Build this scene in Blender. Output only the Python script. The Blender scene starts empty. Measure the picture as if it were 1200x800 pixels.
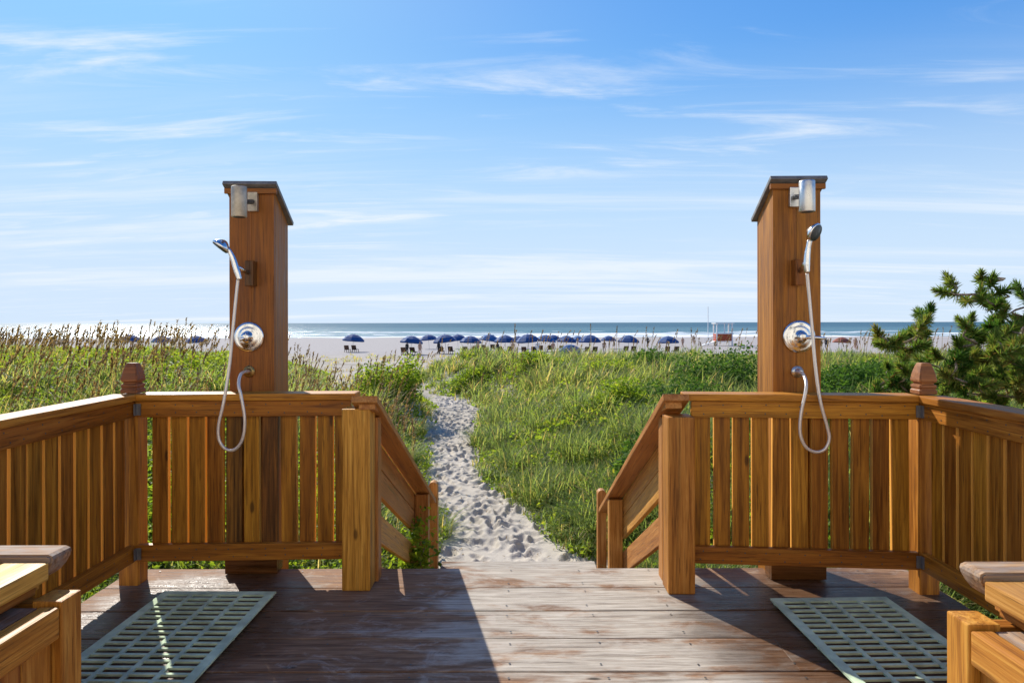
import bpy, bmesh, math, random
import numpy as np
from mathutils import Vector, Matrix, noise as mnoise

R = math.radians
S = bpy.context.scene
COL = S.collection
random.seed(7)
RNG = np.random.default_rng(7)

# ------------------------------------------------------------------ camera
FPX = 760.0            # focal length in pixels of the 1200 px wide photograph
EYE = 1.45             # eye height over the deck
HOR = 378.0            # horizon row
cam_d = bpy.data.cameras.new('camera')
cam_d.sensor_width = 36.0
cam_d.lens = FPX / 1200 * 36
cam_d.shift_y = -(400 - HOR) / 1200
cam_d.clip_start = 0.05
cam_d.clip_end = 60000
cam = bpy.data.objects.new('camera', cam_d)
cam.location = (0, 0, EYE)
cam.rotation_euler = (R(90), R(0.12), 0)
COL.objects.link(cam)
S.camera = cam

# ------------------------------------------------------------------ world and sun
SUN_EL, SUN_AZ = 37.5, -32.5          # azimuth from +Y, negative to -X
w = bpy.data.worlds.new('World'); S.world = w; w.use_nodes = True
nt = w.node_tree; N = nt.nodes; L = nt.links
for n in list(N): N.remove(n)
def wn(t, **k):
    n = N.new(t)
    for a, b in k.items(): setattr(n, a, b)
    return n
def wmath(op, a, b=None, c=None, clamp=False):
    n = wn('ShaderNodeMath', operation=op, use_clamp=clamp)
    for i, v in enumerate((a, b, c)):
        if v is None: continue
        if isinstance(v, (int, float)): n.inputs[i].default_value = v
        else: L.new(v, n.inputs[i])
    return n.outputs[0]
out = wn('ShaderNodeOutputWorld'); bg = wn('ShaderNodeBackground')
bg.inputs[1].default_value = 0.09
sky = wn('ShaderNodeTexSky', sky_type='NISHITA', sun_disc=False)
sky.sun_elevation = R(SUN_EL); sky.sun_rotation = R(SUN_AZ)
sky.air_density = 1.0; sky.dust_density = 0.25; sky.ozone_density = 2.5; sky.altitude = 0
tc = wn('ShaderNodeTexCoord')
sp = wn('ShaderNodeSeparateXYZ'); L.new(tc.outputs['Generated'], sp.inputs[0])
zz = wmath('ADD', wmath('MAXIMUM', sp.outputs[2], 0.0), 0.07)
u = wmath('DIVIDE', sp.outputs[0], zz); v = wmath('DIVIDE', sp.outputs[1], zz)
def cloud(su, sv, scale, off, lo, hi, det=9, rough=0.6, dist=0.6):
    cb = wn('ShaderNodeCombineXYZ')
    L.new(wmath('ADD', wmath('MULTIPLY', u, su), wmath('MULTIPLY', v, 0.05)), cb.inputs[0])
    L.new(wmath('MULTIPLY', v, sv), cb.inputs[1]); cb.inputs[2].default_value = off
    no = wn('ShaderNodeTexNoise'); no.inputs['Scale'].default_value = scale
    no.inputs['Detail'].default_value = det; no.inputs['Roughness'].default_value = rough
    no.inputs['Distortion'].default_value = dist
    L.new(cb.outputs[0], no.inputs['Vector'])
    mr = wn('ShaderNodeMapRange', interpolation_type='SMOOTHSTEP')
    L.new(no.outputs[0], mr.inputs[0]); mr.inputs[1].default_value = lo; mr.inputs[2].default_value = hi
    return mr.outputs[0]
wisps = cloud(0.42, 1.7, 1.8, 3.1, 0.49, 0.80, rough=0.62)
patch = cloud(0.30, 0.55, 1.0, 11.4, 0.40, 0.64, det=3)
bands = cloud(0.11, 0.55, 1.3, 5.2, 0.46, 0.66, det=10, rough=0.66)
c1 = wmath('MULTIPLY', wisps, patch)
low = wn('ShaderNodeMapRange', interpolation_type='SMOOTHSTEP')
L.new(sp.outputs[2], low.inputs[0]); low.inputs[1].default_value = 0.40; low.inputs[2].default_value = 0.05
c2 = wmath('MULTIPLY', wmath('MULTIPLY', bands, low.outputs[0]), 0.62)
cl = wmath('MAXIMUM', wmath('MULTIPLY', c1, 0.85), c2, clamp=True)
hz = wn('ShaderNodeMapRange', interpolation_type='SMOOTHSTEP')
L.new(sp.outputs[2], hz.inputs[0]); hz.inputs[1].default_value = 0.40; hz.inputs[2].default_value = 0.0
hzf = wmath('MULTIPLY', hz.outputs[0], 0.95, clamp=True)
mx = wn('ShaderNodeMix', data_type='RGBA')
L.new(cl, mx.inputs[0])
hs = wn('ShaderNodeHueSaturation'); hs.inputs['Saturation'].default_value = 1.35; hs.inputs['Value'].default_value = 1.08; hs.inputs['Hue'].default_value = 0.512
L.new(sky.outputs[0], hs.inputs['Color'])
# a soft ceiling over the whole sky, like the photograph's tone compression
sc_ = wn('ShaderNodeSeparateColor'); L.new(hs.outputs[0], sc_.inputs[0]); cc = wn('ShaderNodeCombineColor')
for ch, M_ in enumerate((1.5, 3.3, 5.2)):
    c_ = sc_.outputs[ch]
    L.new(wmath('DIVIDE', c_, wmath('POWER', wmath('ADD', 1.0, wmath('POWER', wmath('DIVIDE', c_, M_), 3.0)), 1 / 3)), cc.inputs[ch])
mh = wn('ShaderNodeMix', data_type='RGBA'); L.new(hzf, mh.inputs[0]); L.new(cc.outputs[0], mh.inputs[6]); mh.inputs[7].default_value = (3.35, 4.0, 4.85, 1)
L.new(mh.outputs[2], mx.inputs[6]); mx.inputs[7].default_value = (4.55, 4.75, 4.95, 1)
L.new(mx.outputs[2], bg.inputs[0]); L.new(bg.outputs[0], out.inputs[0])

to_sun = Vector((math.sin(R(SUN_AZ)) * math.cos(R(SUN_EL)), math.cos(R(SUN_AZ)) * math.cos(R(SUN_EL)), math.sin(R(SUN_EL))))
sd = bpy.data.lights.new('sun', 'SUN'); sd.energy = 3.1; sd.angle = R(0.55); sd.color = (1.0, 0.94, 0.84)
so = bpy.data.objects.new('sun', sd); so.rotation_euler = (-to_sun).to_track_quat('-Z', 'Y').to_euler()
so.location = (-10, 17, 20); COL.objects.link(so)
S.view_settings.view_transform = 'Standard'; S.view_settings.look = 'None'
S.view_settings.gamma = 1.0; S.view_settings.use_curve_mapping = False
S.view_settings.exposure = 1.2
S.cycles.max_bounces = 8; S.cycles.transparent_max_bounces = 8
S.cycles.use_denoising = True

# ------------------------------------------------------------------ helpers
WM = {}
def at(px, py, d):
    "world point seen at pixel (px, py) of the photograph at distance d in front of the camera"
    return Vector(((px - 600) / FPX * d, d, EYE - (py - HOR) / FPX * d))

def place(o, parent, M):
    if parent is not None:
        o.parent = parent
        o.matrix_basis = WM[parent.name].inverted() @ M
    else:
        o.matrix_basis = M
    WM[o.name] = M

def empty(name, loc, label, cat, group=None, rz=0):
    o = bpy.data.objects.new(name, None); COL.objects.link(o)
    o.empty_display_size = 0.1
    place(o, None, Matrix.Translation(Vector(loc)) @ Matrix.Rotation(rz, 4, 'Z'))
    tag(o, label, cat, group)
    return o

def tag(o, label, cat, group=None):
    o['label'] = label; o['category'] = cat
    if group: o['group'] = group
    return o

def link(name, me, mat=None, parent=None, M=None, kind=None, label=None):
    if mat is not None and not me.materials: me.materials.append(mat)
    o = bpy.data.objects.new(name, me); COL.objects.link(o)
    place(o, parent, M if M is not None else Matrix.Identity(4))
    if kind: o['kind'] = kind
    if label: o['label'] = label
    return o

def mesh(name, verts, faces, smooth=False):
    me = bpy.data.meshes.new(name); me.from_pydata([tuple(v) for v in verts], [], faces); me.update()
    if smooth: me.polygons.foreach_set('use_smooth', [True] * len(me.polygons))
    return me

def from_bm(name, bm, smooth=False):
    me = bpy.data.meshes.new(name)
    bmesh.ops.recalc_face_normals(bm, faces=bm.faces)
    bm.to_mesh(me); bm.free()
    if smooth: me.polygons.foreach_set('use_smooth', [True] * len(me.polygons))
    return me

BOX = {}
def box_mesh(l, t, wd, bev):
    k = (round(l, 3), round(t, 4), round(wd, 4), round(bev, 4))
    if k in BOX: return BOX[k]
    bm = bmesh.new(); bmesh.ops.create_cube(bm, size=1)
    for q in bm.verts: q.co = Vector((q.co.x * l, q.co.y * t, q.co.z * wd))
    if bev: bmesh.ops.bevel(bm, geom=list(bm.edges), offset=bev, segments=2, affect='EDGES', profile=0.6)
    me = from_bm('board', bm); BOX[k] = me
    return me

def board(name, parent, a, b, wd, t, mat, up=(0, 0, 1), bev=0.004, label=None):
    "a piece of timber from a to b (centre line), wd measured along up, t across"
    a = Vector(a); b = Vector(b); x = (b - a).normalized(); up = Vector(up)
    z = (up - x * up.dot(x)).normalized(); y = z.cross(x)
    M = Matrix((x, y, z)).transposed().to_4x4(); M.translation = (a + b) / 2
    key = box_mesh((b - a).length, t, wd, bev)
    me = key if (not key.materials or key.materials[0] == mat) else None
    if me is None:
        k2 = ('m', mat.name, key.name)
        if k2 not in BOX:
            me = key.copy(); me.materials.clear(); BOX[k2] = me
        me = BOX[k2]
    return link(name, me, mat, parent, M, label=label)

def tube_mesh(pts, r, n=8, spline=True, cap=True, sub=6):
    P = [Vector(p) for p in pts]
    rs = list(r) if isinstance(r, (list, tuple)) else [r] * len(P)
    if spline and len(P) > 2:
        Q, rq = [], []
        for i in range(len(P) - 1):
            p0 = P[max(i - 1, 0)]; p1 = P[i]; p2 = P[i + 1]; p3 = P[min(i + 2, len(P) - 1)]
            for k in range(sub):
                t = k / sub
                Q.append(0.5 * ((2 * p1) + (p2 - p0) * t + (2 * p0 - 5 * p1 + 4 * p2 - p3) * t * t + (3 * p1 - p0 - 3 * p2 + p3) * t ** 3))
                rq.append(rs[i] * (1 - t) + rs[i + 1] * t)
        Q.append(P[-1]); rq.append(rs[-1]); P, rs = Q, rq
    V, F = [], []
    ref = Vector((0.13, 0.2, 1)).normalized()
    prev = None
    for i, p in enumerate(P):
        d = (P[min(i + 1, len(P) - 1)] - P[max(i - 1, 0)]).normalized()
        if prev is None:
            s = d.cross(ref)
            if s.length < 1e-3: s = d.cross(Vector((1, 0, 0)))
        else:
            s = prev - d * prev.dot(d)
        s.normalize(); prev = s; q = d.cross(s)
        for k in range(n):
            a = 2 * math.pi * k / n
            V.append(p + (s * math.cos(a) + q * math.sin(a)) * rs[i])
    for i in range(len(P) - 1):
        for k in range(n):
            F.append((i * n + k, i * n + (k + 1) % n, (i + 1) * n + (k + 1) % n, (i + 1) * n + k))
    if cap:
        F.append(tuple(range(n - 1, -1, -1))); F.append(tuple((len(P) - 1) * n + k for k in range(n)))
    return mesh('tube', V, F, True)

def lathe_mesh(prof, n=24, smooth=True):
    "surface of revolution about local Z, prof = [(r, z), ...]"
    V, F = [], []
    for (r, z) in prof:
        for k in range(n):
            a = 2 * math.pi * k / n; V.append((r * math.cos(a), r * math.sin(a), z))
    for i in range(len(prof) - 1):
        for k in range(n):
            F.append((i * n + k, i * n + (k + 1) % n, (i + 1) * n + (k + 1) % n, (i + 1) * n + k))
    F.append(tuple(range(n - 1, -1, -1))); F.append(tuple((len(prof) - 1) * n + k for k in range(n)))
    return mesh('turned', V, F, smooth)

def frame(origin, zdir, xdir=(1, 0, 0)):
    z = Vector(zdir).normalized(); x = Vector(xdir); x = (x - z * x.dot(z)).normalized(); y = z.cross(x)
    M = Matrix((x, y, z)).transposed().to_4x4(); M.translation = Vector(origin)
    return M

# ------------------------------------------------------------------ materials
def new_mat(name):
    m = bpy.data.materials.new(name); m.use_nodes = True
    m.node_tree.nodes.clear()
    return m, m.node_tree.nodes, m.node_tree.links

class NB:
    "small node builder"
    def __init__(s, name):
        s.m, s.N, s.L = new_mat(name)
        s.out = s.N.new('ShaderNodeOutputMaterial')
    def n(s, t, **k):
        q = s.N.new(t)
        for a, b in k.items(): setattr(q, a, b)
        return q
    def put(s, sock, v):
        if isinstance(v, (int, float)): sock.default_value = v
        elif isinstance(v, (tuple, list)):
            sock.default_value = tuple(v) if len(v) == len(sock.default_value) else tuple(v) + (1,)
        else: s.L.new(v, sock)
    def math(s, op, a, b=0.0, clamp=False):
        q = s.n('ShaderNodeMath', operation=op, use_clamp=clamp); s.put(q.inputs[0], a); s.put(q.inputs[1], b); return q.outputs[0]
    def vmath(s, op, a, b):
        q = s.n('ShaderNodeVectorMath', operation=op); s.put(q.inputs[0], a); s.put(q.inputs[1], b); return q.outputs[0]
    def noise(s, vec, scale, detail=4, rough=0.55, dist=0.0):
        q = s.n('ShaderNodeTexNoise'); s.put(q.inputs['Vector'], vec); q.inputs['Scale'].default_value = scale
        q.inputs['Detail'].default_value = detail; q.inputs['Roughness'].default_value = rough; q.inputs['Distortion'].default_value = dist
        return q.outputs[0]
    def remap(s, v, lo, hi, a=0.0, b=1.0):
        q = s.n('ShaderNodeMapRange', interpolation_type='SMOOTHSTEP'); s.put(q.inputs[0], v)
        q.inputs[1].default_value = lo; q.inputs[2].default_value = hi; q.inputs[3].default_value = a; q.inputs[4].default_value = b
        return q.outputs[0]
    def ramp(s, v, stops):
        q = s.n('ShaderNodeValToRGB'); s.put(q.inputs[0], v); e = q.color_ramp.elements
        while len(e) < len(stops): e.new(0.5)
        for i, (p, c) in enumerate(stops): e[i].position = p; e[i].color = tuple(c) + (1,)
        return q.outputs[0]
    def mix(s, f, a, b, mode='MIX'):
        q = s.n('ShaderNodeMix', data_type='RGBA', blend_type=mode); s.put(q.inputs[0], f); s.put(q.inputs[6], a); s.put(q.inputs[7], b)
        return q.outputs[2]
    def bump(s, h, strength, dist):
        q = s.n('ShaderNodeBump'); q.inputs['Strength'].default_value = strength; q.inputs['Distance'].default_value = dist
        s.put(q.inputs['Height'], h); return q.outputs[0]
    def bsdf(s, color, rough=0.5, metal=0.0, normal=None, spec=0.5, **k):
        q = s.n('ShaderNodeBsdfPrincipled'); s.put(q.inputs['Base Color'], color); s.put(q.inputs['Roughness'], rough)
        s.put(q.inputs['Metallic'], metal); s.put(q.inputs['Specular IOR Level'], spec)
        if normal is not None: s.L.new(normal, q.inputs['Normal'])
        for a, b in k.items(): s.put(q.inputs[a], b)
        return q.outputs[0]
    def done(s, sh):
        s.L.new(sh, s.out.inputs[0]); return s.m

def wood_mat(name, dark, mid, light, rough=0.5, grey=0.0, stain=0.5, spec=0.3, edge=None):
    b = NB(name)
    tc = b.n('ShaderNodeTexCoord'); oi = b.n('ShaderNodeObjectInfo')
    off = b.n('ShaderNodeCombineXYZ')
    b.put(off.inputs[0], b.math('MULTIPLY', oi.outputs['Random'], 37.0)); b.put(off.inputs[1], b.math('MULTIPLY', oi.outputs['Random'], 91.0))
    b.put(off.inputs[2], b.math('MULTIPLY', oi.outputs['Random'], 53.0))
    v = b.vmath('ADD', tc.outputs['Object'], off.outputs[0])
    vg = b.vmath('MULTIPLY', v, (0.8, 16.0, 16.0))
    g1 = b.noise(vg, 2.2, 5, 0.6, 0.9)
    g2 = b.noise(b.vmath('MULTIPLY', v, (2.0, 110.0, 110.0)), 2.0, 3, 0.6)
    big = b.noise(b.vmath('MULTIPLY', v, (0.55, 11.0, 11.0)), 1.5, 5, 0.65, 0.3)
    f = b.math('ADD', b.math('MULTIPLY', g1, 0.7), b.math('MULTIPLY', g2, 0.3))
    col = b.ramp(f, [(0.34, dark), (0.50, mid), (0.63, light)])
    fine = b.noise(b.vmath('MULTIPLY', v, (2.2, 60.0, 60.0)), 1.7, 4, 0.7, 0.5)
    col = b.mix(b.remap(fine, 0.53, 0.67, 0.0, 0.6), col, tuple(c * 0.4 for c in dark))
    # knots
    vo = b.n('ShaderNodeTexVoronoi'); b.put(vo.inputs['Vector'], b.vmath('MULTIPLY', v, (1.7, 4.5, 4.5))); vo.inputs['Scale'].default_value = 1.0
    kn = b.remap(vo.outputs['Distance'], 0.035, 0.075, 1.0, 0.0)
    col = b.mix(b.math('MULTIPLY', kn, 0.75), col, tuple(c * 0.25 for c in dark))
    # weather stains running with the grain
    st = b.remap(big, 0.50, 0.74, 0.0, stain * 0.8)
    col = b.mix(st, col, tuple(c * 0.35 for c in dark), 'MIX')
    # each board slightly different
    hv = b.n('ShaderNodeHueSaturation'); b.put(hv.inputs['Color'], col)
    b.put(hv.inputs['Hue'], b.math('ADD', 0.492, b.math('MULTIPLY', oi.outputs['Random'], 0.016)))
    b.put(hv.inputs['Value'], b.remap(oi.outputs['Random'], 0.0, 1.0, 0.80, 1.14))
    hv.inputs['Saturation'].default_value = 1.0
    col = hv.outputs[0]
    if edge:     # narrow edges painted lighter, standing in for light in the slits
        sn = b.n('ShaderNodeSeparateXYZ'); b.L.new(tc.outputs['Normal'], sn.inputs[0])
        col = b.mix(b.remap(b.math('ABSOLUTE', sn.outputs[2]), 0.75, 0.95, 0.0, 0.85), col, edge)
    if grey:
        gm = b.remap(b.noise(b.vmath('MULTIPLY', v, (3, 10, 10)), 3.0, 5, 0.65), 0.40, 0.62, 0.0, grey)
        col = b.mix(gm, col, (0.26, 0.23, 0.21))
    h = b.math('ADD', b.math('MULTIPLY', g1, 0.6), b.math('MULTIPLY', g2, 0.5))
    nr = b.bump(h, 0.35, 0.004)
    return b.done(b.bsdf(col, b.remap(g1, 0.3, 0.7, rough - 0.1, rough + 0.15), 0, nr, spec))

W_RAIL = wood_mat('stained_cedar', (0.16, 0.050, 0.005), (0.37, 0.137, 0.013), (0.51, 0.215, 0.024), 0.48, stain=0.65)
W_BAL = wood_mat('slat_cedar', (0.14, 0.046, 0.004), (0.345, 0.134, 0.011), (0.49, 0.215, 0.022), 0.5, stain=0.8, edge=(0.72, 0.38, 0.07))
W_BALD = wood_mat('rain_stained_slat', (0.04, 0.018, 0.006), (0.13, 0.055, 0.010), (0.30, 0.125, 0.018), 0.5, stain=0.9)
W_POST = wood_mat('honey_pine', (0.22, 0.080, 0.010), (0.48, 0.210, 0.030), (0.62, 0.31, 0.06), 0.5, stain=0.9)
W_STAIR = wood_mat('sun_bleached_cedar', (0.30, 0.115, 0.022), (0.48, 0.215, 0.048), (0.60, 0.31, 0.09), 0.5, stain=0.25)
W_TOWER = wood_mat('tower_cedar', (0.15, 0.047, 0.006), (0.275, 0.094, 0.012), (0.36, 0.135, 0.019), 0.5, stain=0.55)
W_FIN = wood_mat('finial_redwood', (0.14, 0.048, 0.016), (0.24, 0.088, 0.028), (0.33, 0.135, 0.045), 0.55, stain=0.2)
W_BENCH = wood_mat('bench_pine', (0.22, 0.072, 0.010), (0.42, 0.165, 0.024), (0.55, 0.26, 0.048), 0.5, stain=0.25)
W_LID = wood_mat('golden_lid_pine', (0.34, 0.15, 0.03), (0.54, 0.28, 0.055), (0.66, 0.38, 0.10), 0.5, stain=0.2)
W_GREY = wood_mat('weathered_board', (0.10, 0.05, 0.025), (0.30, 0.165, 0.085), (0.46, 0.29, 0.17), 0.75, grey=0.55, stain=0.7)
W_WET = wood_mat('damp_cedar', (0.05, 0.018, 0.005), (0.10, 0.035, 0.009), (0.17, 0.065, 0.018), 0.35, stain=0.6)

def deck_mat():
    b = NB('weathered_deck')
    oi = b.n('ShaderNodeObjectInfo'); ge = b.n('ShaderNodeNewGeometry')
    pos = ge.outputs['Position']
    off = b.n('ShaderNodeCombineXYZ'); b.put(off.inputs[0], b.math('MULTIPLY', oi.outputs['Random'], 41.0))
    b.put(off.inputs[1], b.math('MULTIPLY', oi.outputs['Random'], 17.0))
    v = b.vmath('ADD', pos, off.outputs[0])
    g1 = b.noise(b.vmath('MULTIPLY', v, (1.5, 22, 22)), 2.0, 6, 0.65, 0.6)
    g2 = b.noise(b.vmath('MULTIPLY', v, (3, 130, 130)), 1.6, 3, 0.6)
    g = b.math('ADD', b.math('MULTIPLY', g1, 0.65), b.math('MULTIPLY', g2, 0.35))
    worn = b.ramp(g, [(0.28, (0.09, 0.072, 0.056)), (0.42, (0.30, 0.255, 0.205)), (0.58, (0.48, 0.43, 0.36)), (0.78, (0.58, 0.535, 0.465))])
    brown = b.ramp(g, [(0.32, (0.055, 0.030, 0.018)), (0.50, (0.23, 0.125, 0.068)), (0.70, (0.42, 0.27, 0.16))])
    pm = b.noise(b.vmath('MULTIPLY', v, (1.3, 3.2, 1)), 1.5, 6, 0.68, 0.3)
    cx = b.n('ShaderNodeSeparateXYZ'); b.L.new(pos, cx.inputs[0])
    # the walked middle of the deck is scoured bare, the sides keep their stain
    ax = b.math('ABSOLUTE', b.math('SUBTRACT', cx.outputs[0], 0.35))
    side = b.remap(ax, 0.45, 1.1, 0.0, 0.30)
    f = b.remap(b.math('ADD', pm, b.math('MULTIPLY', side, 0.75)), 0.47, 0.66)
    col = b.mix(f, worn, brown)
    # knots and nail stains
    vo = b.n('ShaderNodeTexVoronoi'); b.put(vo.inputs['Vector'], b.vmath('MULTIPLY', v, (1.5, 4.2, 1))); vo.inputs['Scale'].default_value = 1.3
    col = b.mix(b.remap(vo.outputs['Distance'], 0.04, 0.085, 0.85, 0.0), col, (0.02, 0.014, 0.01))
    fl = b.noise(b.vmath('MULTIPLY', v, (1.2, 55, 1)), 1.5, 5, 0.72, 0.4)
    col = b.mix(b.remap(fl, 0.54, 0.66, 0.0, 0.6), col, (0.07, 0.05, 0.036))   # open grain and checks
    # pale scuffs and dried soap
    sc = b.noise(b.vmath('MULTIPLY', pos, (1, 1.6, 1)), 4.5, 5, 0.7, 1.2)
    col = b.mix(b.remap(sc, 0.53, 0.70, 0.0, 0.55), col, (0.44, 0.385, 0.33))
    # damp wood around the two showers, darkened further as shadow inside the mat slots
    def wet_shade(x0, y0, rx, ry):
        dx = b.math('DIVIDE', b.math('SUBTRACT', cx.outputs[0], x0), rx); dy = b.math('DIVIDE', b.math('SUBTRACT', cx.outputs[1], y0), ry)
        d = b.math('ADD', b.math('MULTIPLY', dx, dx), b.math('MULTIPLY', dy, dy))
        return b.remap(b.math('ADD', d, b.math('MULTIPLY', b.math('SUBTRACT', pm, 0.5), 1.6)), 0.45, 1.15, 1.0, 0.0)
    wm = b.math('MAXIMUM', wet_shade(-1.6, 3.15, 0.62, 0.75), wet_shade(1.65, 3.1, 0.90, 0.85))
    col = b.mix(b.math('MULTIPLY', wm, 0.92), col, b.mix(0.70, col, (0.040, 0.016, 0.006)))
    rough = b.math('SUBTRACT', b.remap(g1, 0.3, 0.7, 0.62, 0.88), b.math('MULTIPLY', wm, 0.42))
    nr = b.bump(b.math('ADD', b.math('MULTIPLY', g1, 0.7), b.math('MULTIPLY', g2, 0.6)), 0.7, 0.006)
    return b.done(b.bsdf(col, rough, 0, nr, 0.16))
DECK = deck_mat()

def sand_mat(name, c0, c1, speck, fine=60.0):
    b = NB(name); ge = b.n('ShaderNodeNewGeometry'); p = ge.outputs['Position']
    n1 = b.noise(p, 0.35, 5, 0.6); n2 = b.noise(p, fine, 3, 0.7); n3 = b.noise(p, 6.0, 5, 0.7)
    col = b.mix(b.remap(n1, 0.35, 0.65), c0, c1)
    sy_ = b.n('ShaderNodeSeparateXYZ'); b.L.new(p, sy_.inputs[0])
    col = b.mix(b.remap(sy_.outputs[1], 64.0, 84.0), col, (0.35, 0.325, 0.31))   # clean dry beach sand
    col = b.mix(b.remap(n2, 0.52, 0.70, 0.0, 0.5), col, tuple(x * 0.62 for x in c0))
    col = b.mix(b.remap(n3, 0.66, 0.72, 0.0, speck), col, (0.07, 0.05, 0.03))
    nr = b.bump(b.math('ADD', n3, b.math('MULTIPLY', n2, 0.25)), 0.6, 0.03)
    return b.done(b.bsdf(col, 0.95, 0, nr, 0.1))
SAND = sand_mat('dune_sand', (0.30, 0.27, 0.225), (0.42, 0.375, 0.315), 0.5)
PATH_SAND = sand_mat('trodden_sand', (0.43, 0.385, 0.32), (0.52, 0.465, 0.39), 0.35, 90.0)

def leaf_mat(name, stops, trans=0.45, rough=0.5):
    b = NB(name); a = b.n('ShaderNodeAttribute'); a.attribute_name = 'var'
    col = b.ramp(a.outputs['Fac'], stops)
    pr = b.bsdf(col, rough, 0, None, 0.12)
    tr = b.n('ShaderNodeBsdfTranslucent')
    b.put(tr.inputs[0], b.mix(1.0, col, (1.6, 1.55, 0.85), 'MULTIPLY'))
    mixs = b.n('ShaderNodeMixShader'); mixs.inputs[0].default_value = trans
    b.L.new(pr, mixs.inputs[1]); b.L.new(tr.outputs[0], mixs.inputs[2])
    return b.done(mixs.outputs[0])
GRASS = leaf_mat('dune_grass_blades', [(0.0, (0.085, 0.14, 0.055)), (0.35, (0.185, 0.25, 0.08)), (0.62, (0.28, 0.32, 0.095)), (0.82, (0.33, 0.31, 0.12)), (0.92, (0.42, 0.31, 0.14)), (1.0, (0.52, 0.40, 0.21))], 0.6)
VINE = leaf_mat('dune_vine_leaves', [(0.0, (0.065, 0.125, 0.016)), (0.4, (0.175, 0.26, 0.026)), (0.75, (0.28, 0.34, 0.032)), (1.0, (0.32, 0.30, 0.05))], 0.55)
SHRUBM = leaf_mat('shrub_leaves', [(0.0, (0.03, 0.075, 0.016)), (0.5, (0.07, 0.15, 0.024)), (1.0, (0.14, 0.22, 0.04))], 0.4, 0.7)
OATS = leaf_mat('sea_oat_plumes', [(0.0, (0.14, 0.085, 0.045)), (0.5, (0.27, 0.175, 0.085)), (1.0, (0.40, 0.29, 0.14))], 0.35, 0.8)
NEEDLE = leaf_mat('pine_needles', [(0.0, (0.03, 0.085, 0.016)), (0.45, (0.085, 0.165, 0.03)), (0.75, (0.18, 0.23, 0.05)), (0.9, (0.22, 0.15, 0.05)), (1.0, (0.32, 0.21, 0.09))], 0.45, 0.45)

def bark_mat():
    b = NB('bark'); tcn = b.n('ShaderNodeNewGeometry'); p = tcn.outputs['Position']
    n = b.noise(p, 45, 4, 0.65)
    return b.done(b.bsdf(b.ramp(n, [(0.3, (0.10, 0.075, 0.055)), (0.7, (0.38, 0.31, 0.24))]), 0.9, 0, b.bump(n, 0.6, 0.01), 0.1))
BARK = bark_mat()

def plain(name, col, rough=0.5, metal=0.0, var=0.12, scale=30.0, spec=0.5):
    b = NB(name); t = b.n('ShaderNodeTexCoord'); n = b.noise(t.outputs['Object'], scale, 4, 0.6)
    c = b.mix(b.remap(n, 0.3, 0.7), tuple(x * (1 - var) for x in col), tuple(min(1, x * (1 + var)) for x in col))
    return b.done(b.bsdf(c, b.remap(n, 0.3, 0.7, max(0.02, rough - 0.06), rough + 0.14), metal, None, spec))
CHROME = plain('chrome', (0.72, 0.73, 0.74), 0.14, 1.0, 0.08)
STEEL = plain('brushed_steel', (0.62, 0.62, 0.61), 0.32, 1.0, 0.1)
BRASS = plain('tarnished_brass', (0.42, 0.29, 0.11), 0.4, 1.0, 0.3)
HOSEM = plain('shower_hose_steel', (0.70, 0.64, 0.58), 0.38, 0.55, 0.1, 200)
DARKPL = plain('dark_nozzle_face', (0.05, 0.06, 0.065), 0.35, 0.2)
FLASH = plain('grey_flashing', (0.16, 0.155, 0.155), 0.5, 0.3, 0.2)
CORRODED = plain('corroded_aluminium', (0.46, 0.41, 0.33), 0.5, 0.6, 0.25, 22)
MATG = plain('sage_plastic', (0.50, 0.61, 0.42), 0.85, 0, 0.22, 9, 0.08)
NAVY = plain('navy_canvas', (0.012, 0.06, 0.19), 0.8, 0, 0.2, 3)
BLUE = plain('blue_canvas', (0.02, 0.10, 0.26), 0.8, 0, 0.2, 3)
RUST = plain('rust_canvas', (0.22, 0.06, 0.035), 0.8, 0, 0.2, 3)
WHITEP = plain('white_paint', (0.75, 0.76, 0.76), 0.5, 0, 0.05)
ORANGEP = plain('orange_paint', (0.40, 0.055, 0.008), 0.5, 0, 0.1)
LOUNGE = plain('lounger_slats', (0.10, 0.05, 0.03), 0.7, 0, 0.25)
DARKCL = plain('dark_cloth', (0.02, 0.02, 0.025), 0.9, 0, 0.2)
SKIN = plain('skin', (0.42, 0.24, 0.16), 0.6, 0, 0.05)

# ------------------------------------------------------------------ terrain
def sm(a, b, x):
    t = np.clip((x - a) / (b - a), 0, 1); return t * t * (3 - 2 * t)
PATH_Y = np.array([2.0, 6.3, 7.2, 8.2, 9.8, 12.6, 17.5, 20.0, 23.0, 27.0, 34.0, 60.0])
PATH_X = np.array([0.02, 0.02, -0.14, -0.42, -0.88, -1.23, -1.52, -2.5, -4.3, -6.1, -8.4, -14.0])
PATH_W = np.array([0.80, 0.80, 0.68, 0.60, 0.47, 0.50, 0.70, 0.85, 1.1, 1.3, 2.2, 8.0])
BASE_Y = np.array([-30, 5, 7, 20, 27, 40, 60, 80, 130, 170, 205, 260, 400])
BASE_Z = np.array([-0.98, -0.98, -0.95, -0.90, -1.10, -1.85, -2.2, -2.36, -2.72, -3.0, -3.2, -3.9, -6.0])
def pathx(y): return np.interp(y, PATH_Y, PATH_X)
def pathw(y): return np.interp(y, PATH_Y, PATH_W)
def fbm(x, y, s, seed):
    r = np.random.default_rng(seed); z = np.zeros_like(x, dtype=float)
    for k in range(7):
        a = r.uniform(0, 6.283); f = s * r.uniform(0.6, 1.9); p = r.uniform(0, 6.283)
        z += np.sin((x * math.cos(a) + y * math.sin(a)) * f + p + 1.3 * np.sin(y * f * 0.37 + p))
    return z / 7
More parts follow.
